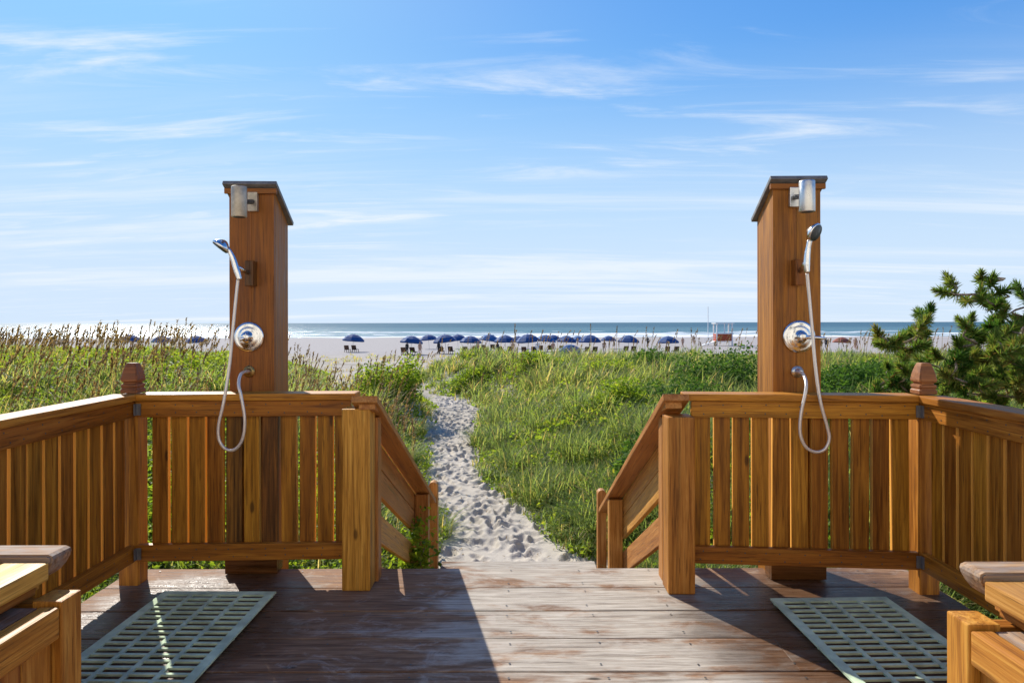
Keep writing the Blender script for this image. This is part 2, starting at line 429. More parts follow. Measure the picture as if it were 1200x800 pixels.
def ground(x, y):
    x = np.asarray(x, float); y = np.asarray(y, float)
    z = np.interp(y, BASE_Y, BASE_Z)
    px = pathx(y); pw = pathw(y)
    # dune on the seaward side of the showers, higher to the west of the path
    foot = -0.255 * y - 0.25
    ld = sm(0.0, 2.4, foot - x) * sm(4.2, 11.5, y) * (1 - sm(15.5, 30, y))
    z = z + 1.28 * ld
    z = z + 0.30 * sm(0.1, 1.2, (px - pw) - x) * sm(4.0, 6.0, y) * (1 - sm(20, 30, y)) * (1 - sm(0, 1, ld * 1.5))
    rd = sm(0.0, 2.6, x - (px + pw)) * sm(4.6, 8.5, y) * (1 - sm(25, 38, y))
    z = z + 0.62 * rd + 0.30 * sm(0.3, 3.0, x - (px + pw)) * sm(13, 24, y) * (1 - sm(27, 36, y))
    z = z + 0.55 * np.exp(-(((x + 2.75) / 0.62) ** 2 + ((y - 15.6) / 2.1) ** 2))
    z = z + 0.22 * np.exp(-(((x + 1.0) / 1.7) ** 2 + ((y - 25.5) / 2.4) ** 2))
    amp = np.where(y < 45, 0.10, 0.08) * sm(0.0, 0.8, np.abs(x - px) - pw)
    z = z + amp * fbm(x, y, 0.9, 3) + 0.05 * fbm(x, y, 0.3, 5) * sm(30, 50, y)
    return z

xs = np.unique(np.concatenate([np.linspace(-9, 9, 91), np.sign(np.linspace(-1, 1, 121)) * (9 + 1500 * np.abs(np.linspace(-1, 1, 121)) ** 3)]))
ys = np.unique(np.concatenate([np.linspace(-25, 4, 12), np.linspace(4, 32, 120), 32 + 330 * np.linspace(0, 1, 90) ** 1.7]))
def grid_mesh(name, xs, ys, zf, smooth=True):
    X, Y = np.meshgrid(xs, ys); Z = zf(X, Y)
    co = np.stack([X, Y, Z], -1).reshape(-1, 3).astype(np.float32)
    nx, ny = len(xs), len(ys)
    i = (np.arange(ny - 1)[:, None] * nx + np.arange(nx - 1)[None]).reshape(-1)
    q = np.stack([i, i + 1, i + 1 + nx, i + nx], -1).astype(np.int32)
    return np_mesh(name, co, q, None, smooth)
def np_mesh(name, co, quads, tris=None, smooth=False, var=None):
    me = bpy.data.meshes.new(name)
    nq = 0 if quads is None else len(quads); ntr = 0 if tris is None else len(tris)
    me.vertices.add(len(co)); me.vertices.foreach_set('co', np.ascontiguousarray(co, np.float32).ravel())
    lp = np.concatenate([a.ravel() for a in (quads, tris) if a is not None and len(a)]).astype(np.int32)
    me.loops.add(len(lp)); me.loops.foreach_set('vertex_index', lp)
    me.polygons.add(nq + ntr)
    st = np.concatenate([np.arange(nq) * 4, nq * 4 + np.arange(ntr) * 3]).astype(np.int32)
    me.polygons.foreach_set('loop_start', st)
    me.polygons.foreach_set('use_smooth', np.full(nq + ntr, smooth, bool))
    if var is not None:
        a = me.attributes.new('var', 'FLOAT', 'POINT'); a.data.foreach_set('value', np.ascontiguousarray(var, np.float32))
    me.update(calc_edges=True); me.validate()
    return me
def in_patch(X, Y):
    d = np.abs(X - pathx(Y)) - pathw(Y)
    return (1 - sm(0.35, 0.75, d)) * sm(5.3, 5.9, Y) * (1 - sm(20.0, 21.5, Y))
me = grid_mesh('dunes_and_beach', xs, ys, lambda X, Y: ground(X, Y) - 0.16 * in_patch(X, Y))
link('dunes_and_beach', me, SAND, kind='structure')

# trodden sand of the path with hundreds of overlapping footprints
pxs = np.arange(-4.4, 1.9, 0.022); pys = np.arange(5.5, 21.6, 0.022)
PX, PY = np.meshgrid(pxs, pys)
PZ = ground(PX, PY)
foot = np.zeros_like(PX)
r0 = np.random.default_rng(21)
for k in range(1300):
    fy = 5.6 + 15.6 * r0.random() ** 0.9
    fx = pathx(fy) + (r0.random() * 2 - 1) * (pathw(fy) + 0.12)
    a = r0.normal(0.25, 0.45); sc0 = r0.uniform(0.5, 1.15); sx, sy = 0.05 * sc0, r0.uniform(0.085, 0.115) * sc0; dep = r0.uniform(0.015, 0.05) * sc0
    j0 = int((fy - 5.5 - 0.4) / 0.022); i0 = int((fx + 4.4 - 0.4) / 0.022)
    js = slice(max(j0, 0), max(j0 + 37, 0)); is_ = slice(max(i0, 0), max(i0 + 37, 0))
    dx = PX[js, is_] - fx; dy = PY[js, is_] - fy
    ua = (dx * math.cos(a) + dy * math.sin(a)) / sx; va = (-dx * math.sin(a) + dy * math.cos(a)) / sy
    q = ua * ua + va * va
    foot[js, is_] = foot[js, is_] * np.clip(q, 0.25, 1) - dep * np.exp(-q * q * 0.8) + dep * 0.35 * np.exp(-(np.sqrt(q) - 1.55) ** 2 * 5)
PD = np.abs(PX - pathx(PY)) - pathw(PY)
edge = sm(0.15, 0.55, PD)
PZ = PZ + foot * (1 - sm(0.0, 0.45, PD)) + 0.012 * fbm(PX, PY, 7.0, 9) - 0.20 * sm(0.35, 0.7, PD) - 0.2 * (1 - sm(5.55, 5.8, PY)) - 0.2 * sm(21.0, 21.5, PY)
keep = (PD < 0.75)
co = np.stack([PX, PY, PZ], -1).reshape(-1, 3)
nx, ny = len(pxs), len(pys)
i = (np.arange(ny - 1)[:, None] * nx + np.arange(nx - 1)[None]).reshape(-1)
q = np.stack([i, i + 1, i + 1 + nx, i + nx], -1)
kk = keep.reshape(-1); q = q[kk[q].all(1)]
used = np.unique(q); remap = np.full(len(co), -1); remap[used] = np.arange(len(used))
link('sand_path', np_mesh('sand_path', co[used], remap[q], None, True), PATH_SAND, kind='structure')

# ------------------------------------------------------------------ sea
def sea_mat():
    b = NB('sea_water'); ge = b.n('ShaderNodeNewGeometry'); p = ge.outputs['Position']
    s = b.n('ShaderNodeSeparateXYZ'); b.L.new(p, s.inputs[0])
    wv = b.noise(b.vmath('MULTIPLY', p, (0.25, 1.0, 1)), 0.35, 5, 0.6, 0.4)
    wv2 = b.noise(b.vmath('MULTIPLY', p, (0.5, 1.0, 1)), 1.6, 4, 0.6)
    nr = b.bump(b.math('ADD', wv, b.math('MULTIPLY', wv2, 0.25)), 0.9, 0.9)
    dist = b.remap(s.outputs[1], 230, 900)
    mott = b.noise(b.vmath('MULTIPLY', p, (0.004, 0.02, 1)), 1.0, 4, 0.6)
    col = b.mix(dist, (0.09, 0.19, 0.22), (0.02, 0.085, 0.13))
    col = b.mix(b.remap(mott, 0.4, 0.7, 0.0, 0.5), col, (0.05, 0.15, 0.20))
    # surf: ragged lines of foam parallel to the shore
    sway = b.noise(b.vmath('MULTIPLY', p, (0.012, 0.0, 0)), 1.0, 3, 0.6)
    yy = b.math('ADD', s.outputs[1], b.math('MULTIPLY', b.math('SUBTRACT', sway, 0.5), 70.0))
    fn = b.noise(b.vmath('MULTIPLY', p, (0.05, 0.25, 1)), 1.0, 5, 0.7)
    foam = None
    for yc, hw in ((212, 9), (236, 5), (262, 8), (300, 4), (335, 6)):
        d = b.math('ABSOLUTE', b.math('SUBTRACT', yy, float(yc)))
        f = b.remap(b.math('ADD', b.math('DIVIDE', d, float(hw)), b.math('MULTIPLY', b.math('SUBTRACT', fn, 0.5), 2.6)), 0.7, 1.0, 1.0, 0.0)
        foam = f if foam is None else b.math('MAXIMUM', foam, f)
    col = b.mix(foam, col, (0.72, 0.74, 0.75))
    rough = b.math('ADD', 0.22, b.math('MULTIPLY', foam, 0.6))
    df = b.n('ShaderNodeBsdfDiffuse'); b.put(df.inputs[0], col); b.L.new(nr, df.inputs['Normal'])
    gl = b.n('ShaderNodeBsdfGlossy'); b.put(gl.inputs['Roughness'], rough); b.L.new(nr, gl.inputs['Normal'])
    ms = b.n('ShaderNodeMixShader'); b.put(ms.inputs[0], b.math('SUBTRACT', 0.22, b.math('MULTIPLY', foam, 0.2)))
    b.L.new(df.outputs[0], ms.inputs[1]); b.L.new(gl.outputs[0], ms.inputs[2])
    return b.done(ms.outputs[0])
SEA = sea_mat()
sx = np.unique(np.concatenate([np.linspace(-600, 600, 81), np.array([-30000, -12000, -5000, -2500, -1200, 1200, 2500, 5000, 12000, 30000.])]))
sy = np.unique(np.concatenate([np.linspace(190, 420, 160), 420 + 39000 * np.linspace(0, 1, 60) ** 3]))
def sea_z(X, Y):
    sw = 8 * np.sin(X * 0.011) + 5 * np.sin(X * 0.027 + 1)
    A = 0.32 * (1 - sm(330, 700, Y)) * sm(195, 225, Y)
    ph = (Y + sw) * 2 * math.pi / 27
    return -3.2 + A * (np.exp(1.2 * np.sin(ph)) / 2.2 - 0.6) * (0.7 + 0.3 * np.sin(X * 0.03))
link('sea', grid_mesh('sea', sx, sy, sea_z), SEA, kind='structure')

# ------------------------------------------------------------------ deck
deck = bpy.data.objects.new('deck', None); COL.objects.link(deck); place(deck, None, Matrix.Identity(4)); deck['kind'] = 'structure'
PW, EDGE = 0.286, 3.84
rd = random.Random(3)
for k in range(17):
    y1 = EDGE - k * PW; y0 = y1 - PW + 0.007
    if y1 < -0.8: break
    if k == 0: segs = [(-2.24, 2.31)]
    else:
        c = rd.choice([-0.75, 0.1, 0.62, 1.2, -1.35]); segs = [(-2.24, c - 0.002), (c + 0.002, 2.31)] if k in (3, 6, 9, 12) else [(-2.24, 2.31)]
    for (x0, x1) in segs:
        dz = rd.uniform(-0.003, 0.002)
        board('deck_plank', deck, (x0 + rd.uniform(-0.008, 0), (y0 + y1) / 2, -0.019 + dz), (x1 + rd.uniform(0, 0.008), (y0 + y1) / 2, -0.019 + dz), PW - 0.008, 0.038, DECK, up=(0, 1, 0), bev=0.005)
SV, SF = [], []
for k in range(13):
    y1 = EDGE - k * PW
    for xj in np.arange(-2.05, 2.3, 0.406):
        for dy in (0.05, PW - 0.055):
            cx_, cy_ = xj + rd.uniform(-0.012, 0.012), y1 - dy + rd.uniform(-0.008, 0.008); b0 = len(SV)
            for a in range(6): SV.append((cx_ + 0.0055 * math.cos(a * math.pi / 3), cy_ + 0.0055 * math.sin(a * math.pi / 3), 0.0032))
            SF.append(tuple(range(b0, b0 + 6)))
link('screw_heads', mesh('screw_heads', SV, SF), DARKPL, deck, kind='stuff')
board('rim_joist', deck, (-2.22, EDGE - 0.03, -0.145), (-0.66, EDGE - 0.03, -0.145), 0.2, 0.038, W_STAIR)
board('rim_joist', deck, (0.75, EDGE - 0.03, -0.145), (2.29, EDGE - 0.03, -0.145), 0.2, 0.038, W_STAIR)
for x in (-2.2, 2.27):
    board('rim_joist', deck, (x, EDGE - 0.06, -0.145), (x, -0.8, -0.145), 0.2, 0.038, W_STAIR)
for x in (-2.1, -0.9, 0.95, 2.15):
    for y in (3.6, 1.6, -0.4):
        board('deck_pile', deck, (x, y, -1.15), (x, y, -0.045), 0.14, 0.14, W_STAIR, up=(0, 1, 0))

# ------------------------------------------------------------------ unseen pale house, added behind the viewpoint to bounce sunlight onto shaded wood
STUCCO = plain('cream_stucco', (0.74, 0.68, 0.58), 0.9, 0, 0.05, 4)
GLASS = plain('dark_window_glass', (0.03, 0.04, 0.05), 0.08, 0, 0.1)
hs_ = empty('added_fill_house', (0, -7, -1), 'unseen cream house added behind the deck to bounce sunlight', 'house')
def hb(name, a, b_, w_, t, mat, parent=None, up=(0, 0, 1)): return board(name, parent or hs_, a, b_, w_, t, mat, up=up, bev=0.0)
hb('wall', (-13, -6.0, 3.4), (13, -6.0, 3.4), 9.2, 0.3, STUCCO)
for zc in (1.2, 4.2, 6.6):
    for xc in (-10.5, -6.5, -2.4, 2.4, 6.5, 10.5):
        wd_ = hb('window', (xc - 0.7, -5.83, zc), (xc + 0.7, -5.83, zc), 1.4, 0.06, WHITEP)
        hb('pane', (xc - 0.6, -5.795, zc), (xc + 0.6, -5.795, zc), 1.2, 0.02, GLASS, wd_)
hb('roof', (-13.6, -9.3, 8.6), (13.6, -9.3, 8.6), 7.6, 0.3, FLASH, None, (0, 1, 0.25))

# ------------------------------------------------------------------ stairs
stairs = empty('wooden_stairs', (0.05, 4.6, -0.95), 'weathered wooden steps leading from the deck gap down to the sandy path', 'stairs')
for k in range(1, 6):
    z = -0.17 * k; y0 = EDGE + (k - 1) * 0.33
    board('tread', stairs, (-0.66, y0 + 0.16, z - 0.019), (0.75, y0 + 0.16, z - 0.019), 0.30, 0.038, DECK, up=(0, 1, 0))
for k in range(3):
    y = 5.66 + k * 0.275
    board('landing_plank', stairs, (-0.69, y, -0.90), (0.80, y, -0.90), 0.268, 0.038, DECK, up=(0, 1, 0))

# ------------------------------------------------------------------ railings
CAPZ = 1.060
def railing(label, A, B, side, n, first, pitch, cap_ext, dark=(), group='railings around the shower deck'):
    "a run of railing from A to B (plan points); side = unit vector to the deck side"
    A = Vector((A[0], A[1], 0)); B = Vector((B[0], B[1], 0)); side = Vector(side)
    u_ = (B - A).normalized(); s = side - u_ * side.dot(u_); s.normalize()
    root = empty('deck_railing', ((A + B) / 2), label, 'railing', group)
    z = Vector((0, 0, 1))
    board('rail_cap', root, A - u_ * cap_ext[0] + z * (CAPZ - 0.019), B + u_ * cap_ext[1] + z * (CAPZ - 0.019), 0.14, 0.038, W_RAIL, up=s, bev=0.006)
    o1 = s * 0.032
    board('top_rail', root, A + o1 + z * 0.9755, B + o1 + z * 0.9755, 0.089, 0.036, W_RAIL)
    board('bottom_rail', root, A + o1 + z * 0.178, B + o1 + z * 0.178, 0.092, 0.036, W_RAIL)
    rr = random.Random(n)
    for k in range(n):
        c = A + u_ * (first + pitch * k + rr.uniform(-0.003, 0.003))
        t = rr.uniform(-0.003, 0.003)
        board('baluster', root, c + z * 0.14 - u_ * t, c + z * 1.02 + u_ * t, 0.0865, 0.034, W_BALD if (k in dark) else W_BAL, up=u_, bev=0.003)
    NV, NF = [], []
    for k in range(n):
        for zz_ in (0.955, 0.997, 0.158, 0.198):
            c = A + u_ * (first + pitch * k + rr.uniform(-0.02, 0.02)) + s * 0.0515 + z * (zz_ + rr.uniform(-0.006, 0.006)); b0 = len(NV)
            for a in range(6): NV.append(c + u_ * 0.0042 * math.cos(a * math.pi / 3) + z * 0.0042 * math.sin(a * math.pi / 3))
            NF.append(tuple(range(b0, b0 + 6)))
    link('nail_heads', mesh('nail_heads', NV, NF), DARKPL, root, kind='stuff')
    return root
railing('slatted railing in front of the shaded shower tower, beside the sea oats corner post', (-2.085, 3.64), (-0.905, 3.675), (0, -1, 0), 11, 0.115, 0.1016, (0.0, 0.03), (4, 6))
railing('slatted railing in front of the sunlit-sided shower tower, on the pine shrub side', (0.985, 3.60), (2.165, 3.495), (0, -1, 0), 11, 0.065, 0.1045, (0.04, 0.0))
railing('slatted side railing running forward from the post by the sea oats', (-2.14, 3.59), (-2.14, -0.7), (1, 0, 0), 41, 0.08, 0.1035, (0.0, 0.0))
railing('slatted side railing running forward from the post by the pine shrub', (2.22, 3.445), (2.22, -0.7), (-1, 0, 0), 39, 0.08, 0.1035, (0.0, 0.0))

def square_lathe(prof):
    V, F = [], []
    for (r, z) in prof:
        c = r * 0.16
        for (a, b_) in ((1, 1), (-1, 1), (-1, -1), (1, -1)):
            pts = [(a * r, b_ * (r - c)), (a * (r - c), b_ * r)]
            if a * b_ < 0: pts.reverse()
            V += [(p[0], p[1], z) for p in pts]
    n = 8
    for i in range(len(prof) - 1):
        for k in range(n): F.append((i * n + k, i * n + (k + 1) % n, (i + 1) * n + (k + 1) % n, (i + 1) * n + k))
    F.append(tuple(range(n - 1, -1, -1))); F.append(tuple((len(prof) - 1) * n + k for k in range(n)))
    return mesh('finial', V, F)
FIN = square_lathe([(0.046, 0), (0.048, 0.004), (0.048, 0.020), (0.043, 0.026), (0.043, 0.032), (0.047, 0.038), (0.045, 0.050), (0.036, 0.054), (0.036, 0.060),
                    (0.047, 0.068), (0.048, 0.078), (0.041, 0.115), (0.031, 0.150), (0.026, 0.163), (0.022, 0.167)])
def corner_post(label, x, y):
    root = empty('corner_post', (x, y, 0), label, 'post', 'corner posts with turned tops')
    board('post', root, (x, y, -0.9), (x, y, CAPZ - 0.004), 0.108, 0.10, W_RAIL, up=(1, 0, 0), bev=0.006)
    link('finial', FIN, W_FIN, root, Matrix.Translation((x, y, CAPZ + 0.002)))
    sx_ = 1 if x < 0 else -1
    for zz_ in (0.975, 0.178):
        board('bracket', root, (x + sx_ * 0.067, y - 0.0625, zz_ - 0.032), (x + sx_ * 0.067, y - 0.0625, zz_ + 0.032), 0.022, 0.005, FLASH, up=(1, 0, 0), bev=0)
        board('bracket', root, (x + sx_ * 0.0535, y - 0.075, zz_ - 0.032), (x + sx_ * 0.0535, y - 0.075, zz_ + 0.032), 0.022, 0.005, FLASH, up=(0, 1, 0), bev=0)
corner_post('corner railing post with dark brown acorn top, sea oats behind it', -2.130, 3.645)
corner_post('corner railing post with acorn top in front of the pine shrub', 2.22, 3.50)

# ------------------------------------------------------------------ stair posts and stair railings
def stair_post(label, x0, x1, y0, ztop):
    xc = (x0 + x1) / 2
    root = empty('stair_post', (xc, y0 + 0.07, 0), label, 'post', 'thick posts at the head of the steps')
    board('post', root, (xc, y0 + 0.07, 0.001), (xc, y0 + 0.07, ztop), x1 - x0, 0.14, W_POST, up=(1, 0, 0), bev=0.008)
    return root
stair_post('thick square post at the stair head, on the sea oats side', -0.925, -0.770, 3.51, 0.985)
stair_post('thick square post at the stair head, on the pine shrub side', 0.830, 0.975, 3.455, 0.945)
HR0, HR1 = 3.485, 6.20

def stair_rail(label, xin, sgn, z0, SL, ymid, yend, ztop_end):
    "xin: inner edge of the handrail, sgn: direction away from the steps"
    root = empty('stair_railing', (xin + sgn * 0.07, 5.7, -0.95), label, 'railing', 'railings of the steps')
    xc = xin + sgn * 0.07
    def hz_at(y, z0): return z0 - SL * (y - 3.6)
    def slope(name, ya, yb, dz, wd, t, x, mat=W_STAIR, up=(0, 0, 1)):
        return board(name, root, (x, ya, hz_at(ya, z0) + dz), (x, yb, hz_at(yb, z0) + dz), wd, t, mat, up=up, bev=0.005)
    slope('handrail', HR0, HR1 - 0.02, -0.021, 0.14, 0.038, xc, up=(1, 0, 0))
    slope('apron_board', 3.70, ymid + 0.14, -0.128, 0.14, 0.030, xin + sgn * 0.147)
    slope('upper_rail', 3.70, ymid + 0.12, -0.300, 0.155, 0.036, xin + sgn * 0.150)
    slope('middle_rail', 3.70, ymid + 0.12, -0.600, 0.165, 0.036, xin + sgn * 0.150)
    slope('stringer', EDGE + 0.01, ymid + 0.12, -0.98, 0.25, 0.038, xin + sgn * 0.150)
    xb = xin + sgn * 0.075
    board('upper_post', root, (xb, 3.695, -0.9), (xb, 3.695, hz_at(3.695, z0) - 0.045), 0.09, 0.09, W_STAIR, up=(1, 0, 0))
    xb = xin + sgn * 0.070
    board('lower_post', root, (xb, ymid + 0.05, -1.15), (xb, ymid + 0.05, hz_at(ymid + 0.05, z0) - 0.045), 0.115, 0.10, W_STAIR, up=(1, 0, 0))
    # the end post with a rounded head
    pr = [(-0.042, -1.15)] + [(0.042 * math.cos(a), ztop_end - 0.042 + 0.042 * math.sin(a)) for a in [math.pi - k * math.pi / 8 for k in range(9)]] + [(0.042, -1.15)]
    V = [(xin + sgn * 0.035 + p[0], yend, p[1]) for p in pr] + [(xin + sgn * 0.035 + p[0], yend + 0.085, p[1]) for p in pr]
    m = len(pr); F = [tuple(range(m - 1, -1, -1)), tuple(range(m, 2 * m))] + [(k, (k + 1) % m, m + (k + 1) % m, m + k) for k in range(m)]
    M0 = Matrix.Translation((xin + sgn * 0.035, yend, -0.5)) @ Matrix.Rotation(R(-90), 4, 'Y')
    V = [M0.inverted() @ Vector(p) for p in V]
    link('end_post', mesh('end_post', V, F), W_STAIR, root, M0)
    board('cap_block', root, (xin + sgn * 0.06, HR0 + 0.02, z0 - 0.005), (xin + sgn * 0.06, HR0 + 0.12, z0 - 0.035), 0.09, 0.04, W_STAIR, up=(1, 0, 0))
    return root
stair_rail('sloping stair railing with leafy vine climbing its lower post', -0.725, -1, 1.008, 0.478, 5.68, 6.22, -0.075)
stair_rail('sloping stair railing bright in the sun, beside the grassy mound', 0.812, 1, 1.010, 0.520, 5.52, 6.12, -0.13)

# ------------------------------------------------------------------ shower towers
def shower_tower(label, cx, y0, wd, dp, rz, zt):
    root = empty('shower_tower', (cx, y0 + dp / 2, 0), label, 'shower tower', 'shower towers', rz)
    T = WM[root.name]
    def P(x, y, z): return T @ Vector((x, y - dp / 2, z))
    X = (T.to_3x3() @ Vector((1, 0, 0))); Y = (T.to_3x3() @ Vector((0, 1, 0)))
    t = 0.022; drop = 0.15
    hw = wd / 2
    for sx_, w_ in ((-hw / 2, hw - 0.0008), (hw / 2, hw - 0.0008)):
        board('front_board', root, P(sx_, t / 2, -0.6), P(sx_, t / 2, zt - 0.03), w_, t, W_TOWER, up=X, bev=0.0015)
    for s in (-1, 1):
        # side with a raked top
        zb = -0.6
        pr = [(t + 0.001, zb), (dp - t - 0.001, zb), (dp - t - 0.001, zt - 0.03 - drop * (dp - t) / dp), (t + 0.001, zt - 0.034)]
        xa, xb = s * hw, s * (hw - t)
        V = [P(xa, a, z) for a, z in pr] + [P(xb, a, z) for a, z in pr]
        M0 = Matrix.Translation(P(0, 0, 0)) @ Matrix.Rotation(R(-90), 4, 'Y')
        V = [M0.inverted() @ q_ for q_ in V]
        F = [(0, 1, 2, 3), (7, 6, 5, 4)] + [(k, k + 4, (k + 1) % 4 + 4, (k + 1) % 4) for k in range(4)]
        bm = bmesh.new(); bv = [bm.verts.new(q_) for q_ in V]
        for f in F: bm.faces.new([bv[k] for k in f])
        link('side_board', from_bm('side_board', bm), W_TOWER, root, M0)
    board('back_board', root, P(0, dp - t / 2, -0.6), P(0, dp - t / 2, zt - 0.03 - drop), wd, t, W_TOWER, up=X, bev=0.0015)
    # shed roof falling away from the deck
    a = P(0, -0.035, zt - 0.006 + drop * 0.035 / dp); b_ = P(0, dp + 0.035, zt - 0.006 - drop * (dp + 0.035) / dp)
    board('roof', root, a, b_, wd + 0.05, 0.024, FLASH, up=X, bev=0.004)
    board('fascia', root, P(-hw - 0.02, -0.012, zt - 0.032), P(hw + 0.02, -0.012, zt - 0.032), 0.03, 0.02, W_TOWER, up=(0, 0, 1), bev=0.002)
    # darker base plinth
    for s in (-1, 1):
        board('base_trim', root, P(s * (hw + 0.011), 0.0, 0.055), P(s * (hw + 0.011), dp * 0.3, 0.055), 0.10, 0.02, W_WET, bev=0.002)
    board('base_trim', root, P(-hw - 0.02, -0.011, 0.055), P(hw + 0.02, -0.011, 0.055), 0.10, 0.02, W_WET, bev=0.002)
    return root
TL = dict(cx=-1.515, y0=3.765, wd=0.257, dp=0.26, rz=R(2.0), zt=2.245)
TR = dict(cx=1.612, y0=3.665, wd=0.268, dp=0.245, rz=R(-1.0), zt=2.245)
shower_tower('tall wooden shower tower with a shaded flank, on the sea oats side', **TL)
shower_tower('tall wooden shower tower with a sunlit flank, on the pine shrub side', **TR)

def wall_light(label, wall, cyl, mat, plate_mat):
    root = empty('wall_light', wall, label, 'wall light', 'cylinder wall lights')
    wall = Vector(wall); cyl = Vector(cyl)
    board('mounting_plate', root, wall + Vector((0, -0.014, -0.055)), wall + Vector((0, -0.014, 0.055)), 0.056, 0.026, plate_mat, up=(1, 0, 0), bev=0.004)
    link('arm', tube_mesh([wall + Vector((0, -0.02, 0)), cyl], 0.014, 10, False), DARKPL, root)
    h = 0.084
    body = lathe_mesh([(0.030, -h), (0.039, -h), (0.041, -h + 0.004), (0.041, h - 0.004), (0.039, h), (0.033, h), (0.033, h - 0.02), (0.004, h - 0.02)], 28)
    c = link('cylinder', body, mat, root, Matrix.Translation(cyl))
    link('lens', lathe_mesh([(0.029, -h - 0.002), (0.029, -h + 0.004)], 24), DARKPL, c, Matrix.Translation(cyl))
wall_light('corroded cylinder wall light near the top of the shaded tower', at(298, 236.5, 3.765), at(280.5, 236, 3.575), CORRODED, CORRODED)
wall_light('clean steel cylinder wall light near the top of the sunlit tower', at(929.5, 232.5, 3.665), at(946, 231, 3.50), STEEL, STEEL)

def hand_shower(label, block, handle, head_c, head_n, hose, outlet, block_sz, wall_y):
    root = empty('hand_shower', (block[0], wall_y, block[2]), label, 'hand shower', 'hand showers')
    bl = Vector(block)
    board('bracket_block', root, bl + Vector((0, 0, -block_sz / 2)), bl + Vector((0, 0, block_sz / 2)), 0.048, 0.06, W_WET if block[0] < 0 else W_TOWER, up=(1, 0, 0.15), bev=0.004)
    h0, h1 = Vector(handle[0]), Vector(handle[-1])
    link('holder', tube_mesh([bl + Vector((0, -0.02, 0.0)), h0 * 0.55 + h1 * 0.45], 0.012, 10, False), CHROME, root)
    link('handle', tube_mesh(handle, [0.013, 0.017, 0.016, 0.013, 0.014][:len(handle)], 14), CHROME, root)
    Mh = frame(head_c, head_n)
    hd = link('shower_head', lathe_mesh([(0.010, -0.040), (0.022, -0.034), (0.040, -0.018), (0.050, -0.004), (0.051, 0.004), (0.047, 0.008)], 28), CHROME, root, Mh)
    link('spray_face', lathe_mesh([(0.046, 0.0085), (0.044, 0.012), (0.004, 0.013)], 28), DARKPL, hd, Mh)
    link('hose', tube_mesh(hose, 0.0085, 10, True, sub=10), HOSEM, root)
    o = Vector(outlet)
    Mo = frame(o, (0, -1, 0))
    oo = link('outlet_elbow', lathe_mesh([(0.034, 0.0), (0.034, 0.006), (0.022, 0.010), (0.018, 0.014), (0.016, 0.045), (0.013, 0.048)], 20), BRASS if o.x < 0 else STEEL, root, Mo)
    return root
WL, WR = 3.765, 3.665
dF = 3.545
hoseL = [at(279, 327, 3.60), at(276.5, 350, 3.59), at(272.5, 390, 3.57), at(268.5, 430, 3.55), at(262, 470, 3.525), at(256, 497, 3.52), at(256.5, 514, 3.52), at(264, 525, 3.52), at(275, 525.5, 3.52),
         at(284, 513, 3.52), at(286.5, 490, 3.52), at(282.5, 464, 3.525), at(279.5, 450, 3.545), at(282, 438, 3.60), at(288, 434.5, 3.68), at(291, 434.5, 3.73)]
hand_shower('hand shower whose head tips away outward, dark bracket, on the shaded tower', (at(294, 320, WL - 0.03)), [at(281, 327, 3.595), at(278, 317, 3.595), at(274, 304, 3.595), at(270, 295, 3.59), at(266, 290, 3.585)],
            at(259, 288, 3.575), (-0.55, -0.25, -0.75), hoseL, at(292, 434.5, WL - 0.001), 0.145, WL)
hoseR = [at(946, 321, 3.49), at(948.5, 350, 3.49), at(952, 390, 3.475), at(955.5, 430, 3.455), at(961, 470, 3.44), at(969, 500, 3.44), at(971.5, 515, 3.44), at(966, 527, 3.44), at(955, 530, 3.44),
         at(944, 524, 3.44), at(937.5, 508, 3.44), at(938.5, 485, 3.44), at(943.5, 462, 3.445), at(944.5, 449, 3.47), at(941, 439, 3.54), at(936, 436.5, 3.61), at(934.5, 436, 3.64)]
hand_shower('hand shower hanging upright with its head turned outward, on the sunlit tower', (at(935, 320, WR - 0.03)), [at(946, 320, 3.49), at(945.5, 310, 3.49), at(946, 300, 3.49), at(947.5, 290, 3.485), at(949, 283, 3.48)],
            at(955, 273, 3.465), (0.55, -0.72, -0.42), hoseR, at(934, 436, WR - 0.001), 0.145, WR)

def shower_valve(label, c, r, lever_to):
    root = empty('shower_valve', c, label, 'shower valve', 'round shower valves')
    M0 = frame(c, (0, -1, 0))
    link('escutcheon', lathe_mesh([(r, 0.0), (r, 0.004), (r * 0.97, 0.010), (r * 0.82, 0.014), (r * 0.72, 0.013), (r * 0.66, 0.016), (r * 0.45, 0.022), (r * 0.34, 0.022), (r * 0.32, 0.030), (0.004, 0.031)], 40), CHROME, root, M0)
    link('hub', lathe_mesh([(0.026, 0.022), (0.026, 0.062), (0.022, 0.068), (0.003, 0.070)], 24), CHROME, root, M0)
    c = Vector(c)
    link('lever', tube_mesh([c + Vector((0, -0.055, 0)), (c + Vector(lever_to)) / 2 + Vector((0, -0.035, 0.004)) + Vector((0, 0, 0)) if False else c + Vector((0, -0.06, 0)) * 1.0 + (Vector(lever_to) - c - Vector((0, -0.06, 0))) * 0.5, lever_to], [0.013, 0.009, 0.008], 12, False), CHROME, root)
shower_valve('round chrome valve with its lever pointing toward the hose, on the shaded tower', at(292, 394, WL - 0.001), 0.087, at(281, 398, WL - 0.075))
shower_valve('round chrome valve with its lever pointing outward, on the sunlit tower', at(936, 395, WR - 0.001), 0.092, at(967, 397, WR - 0.09))

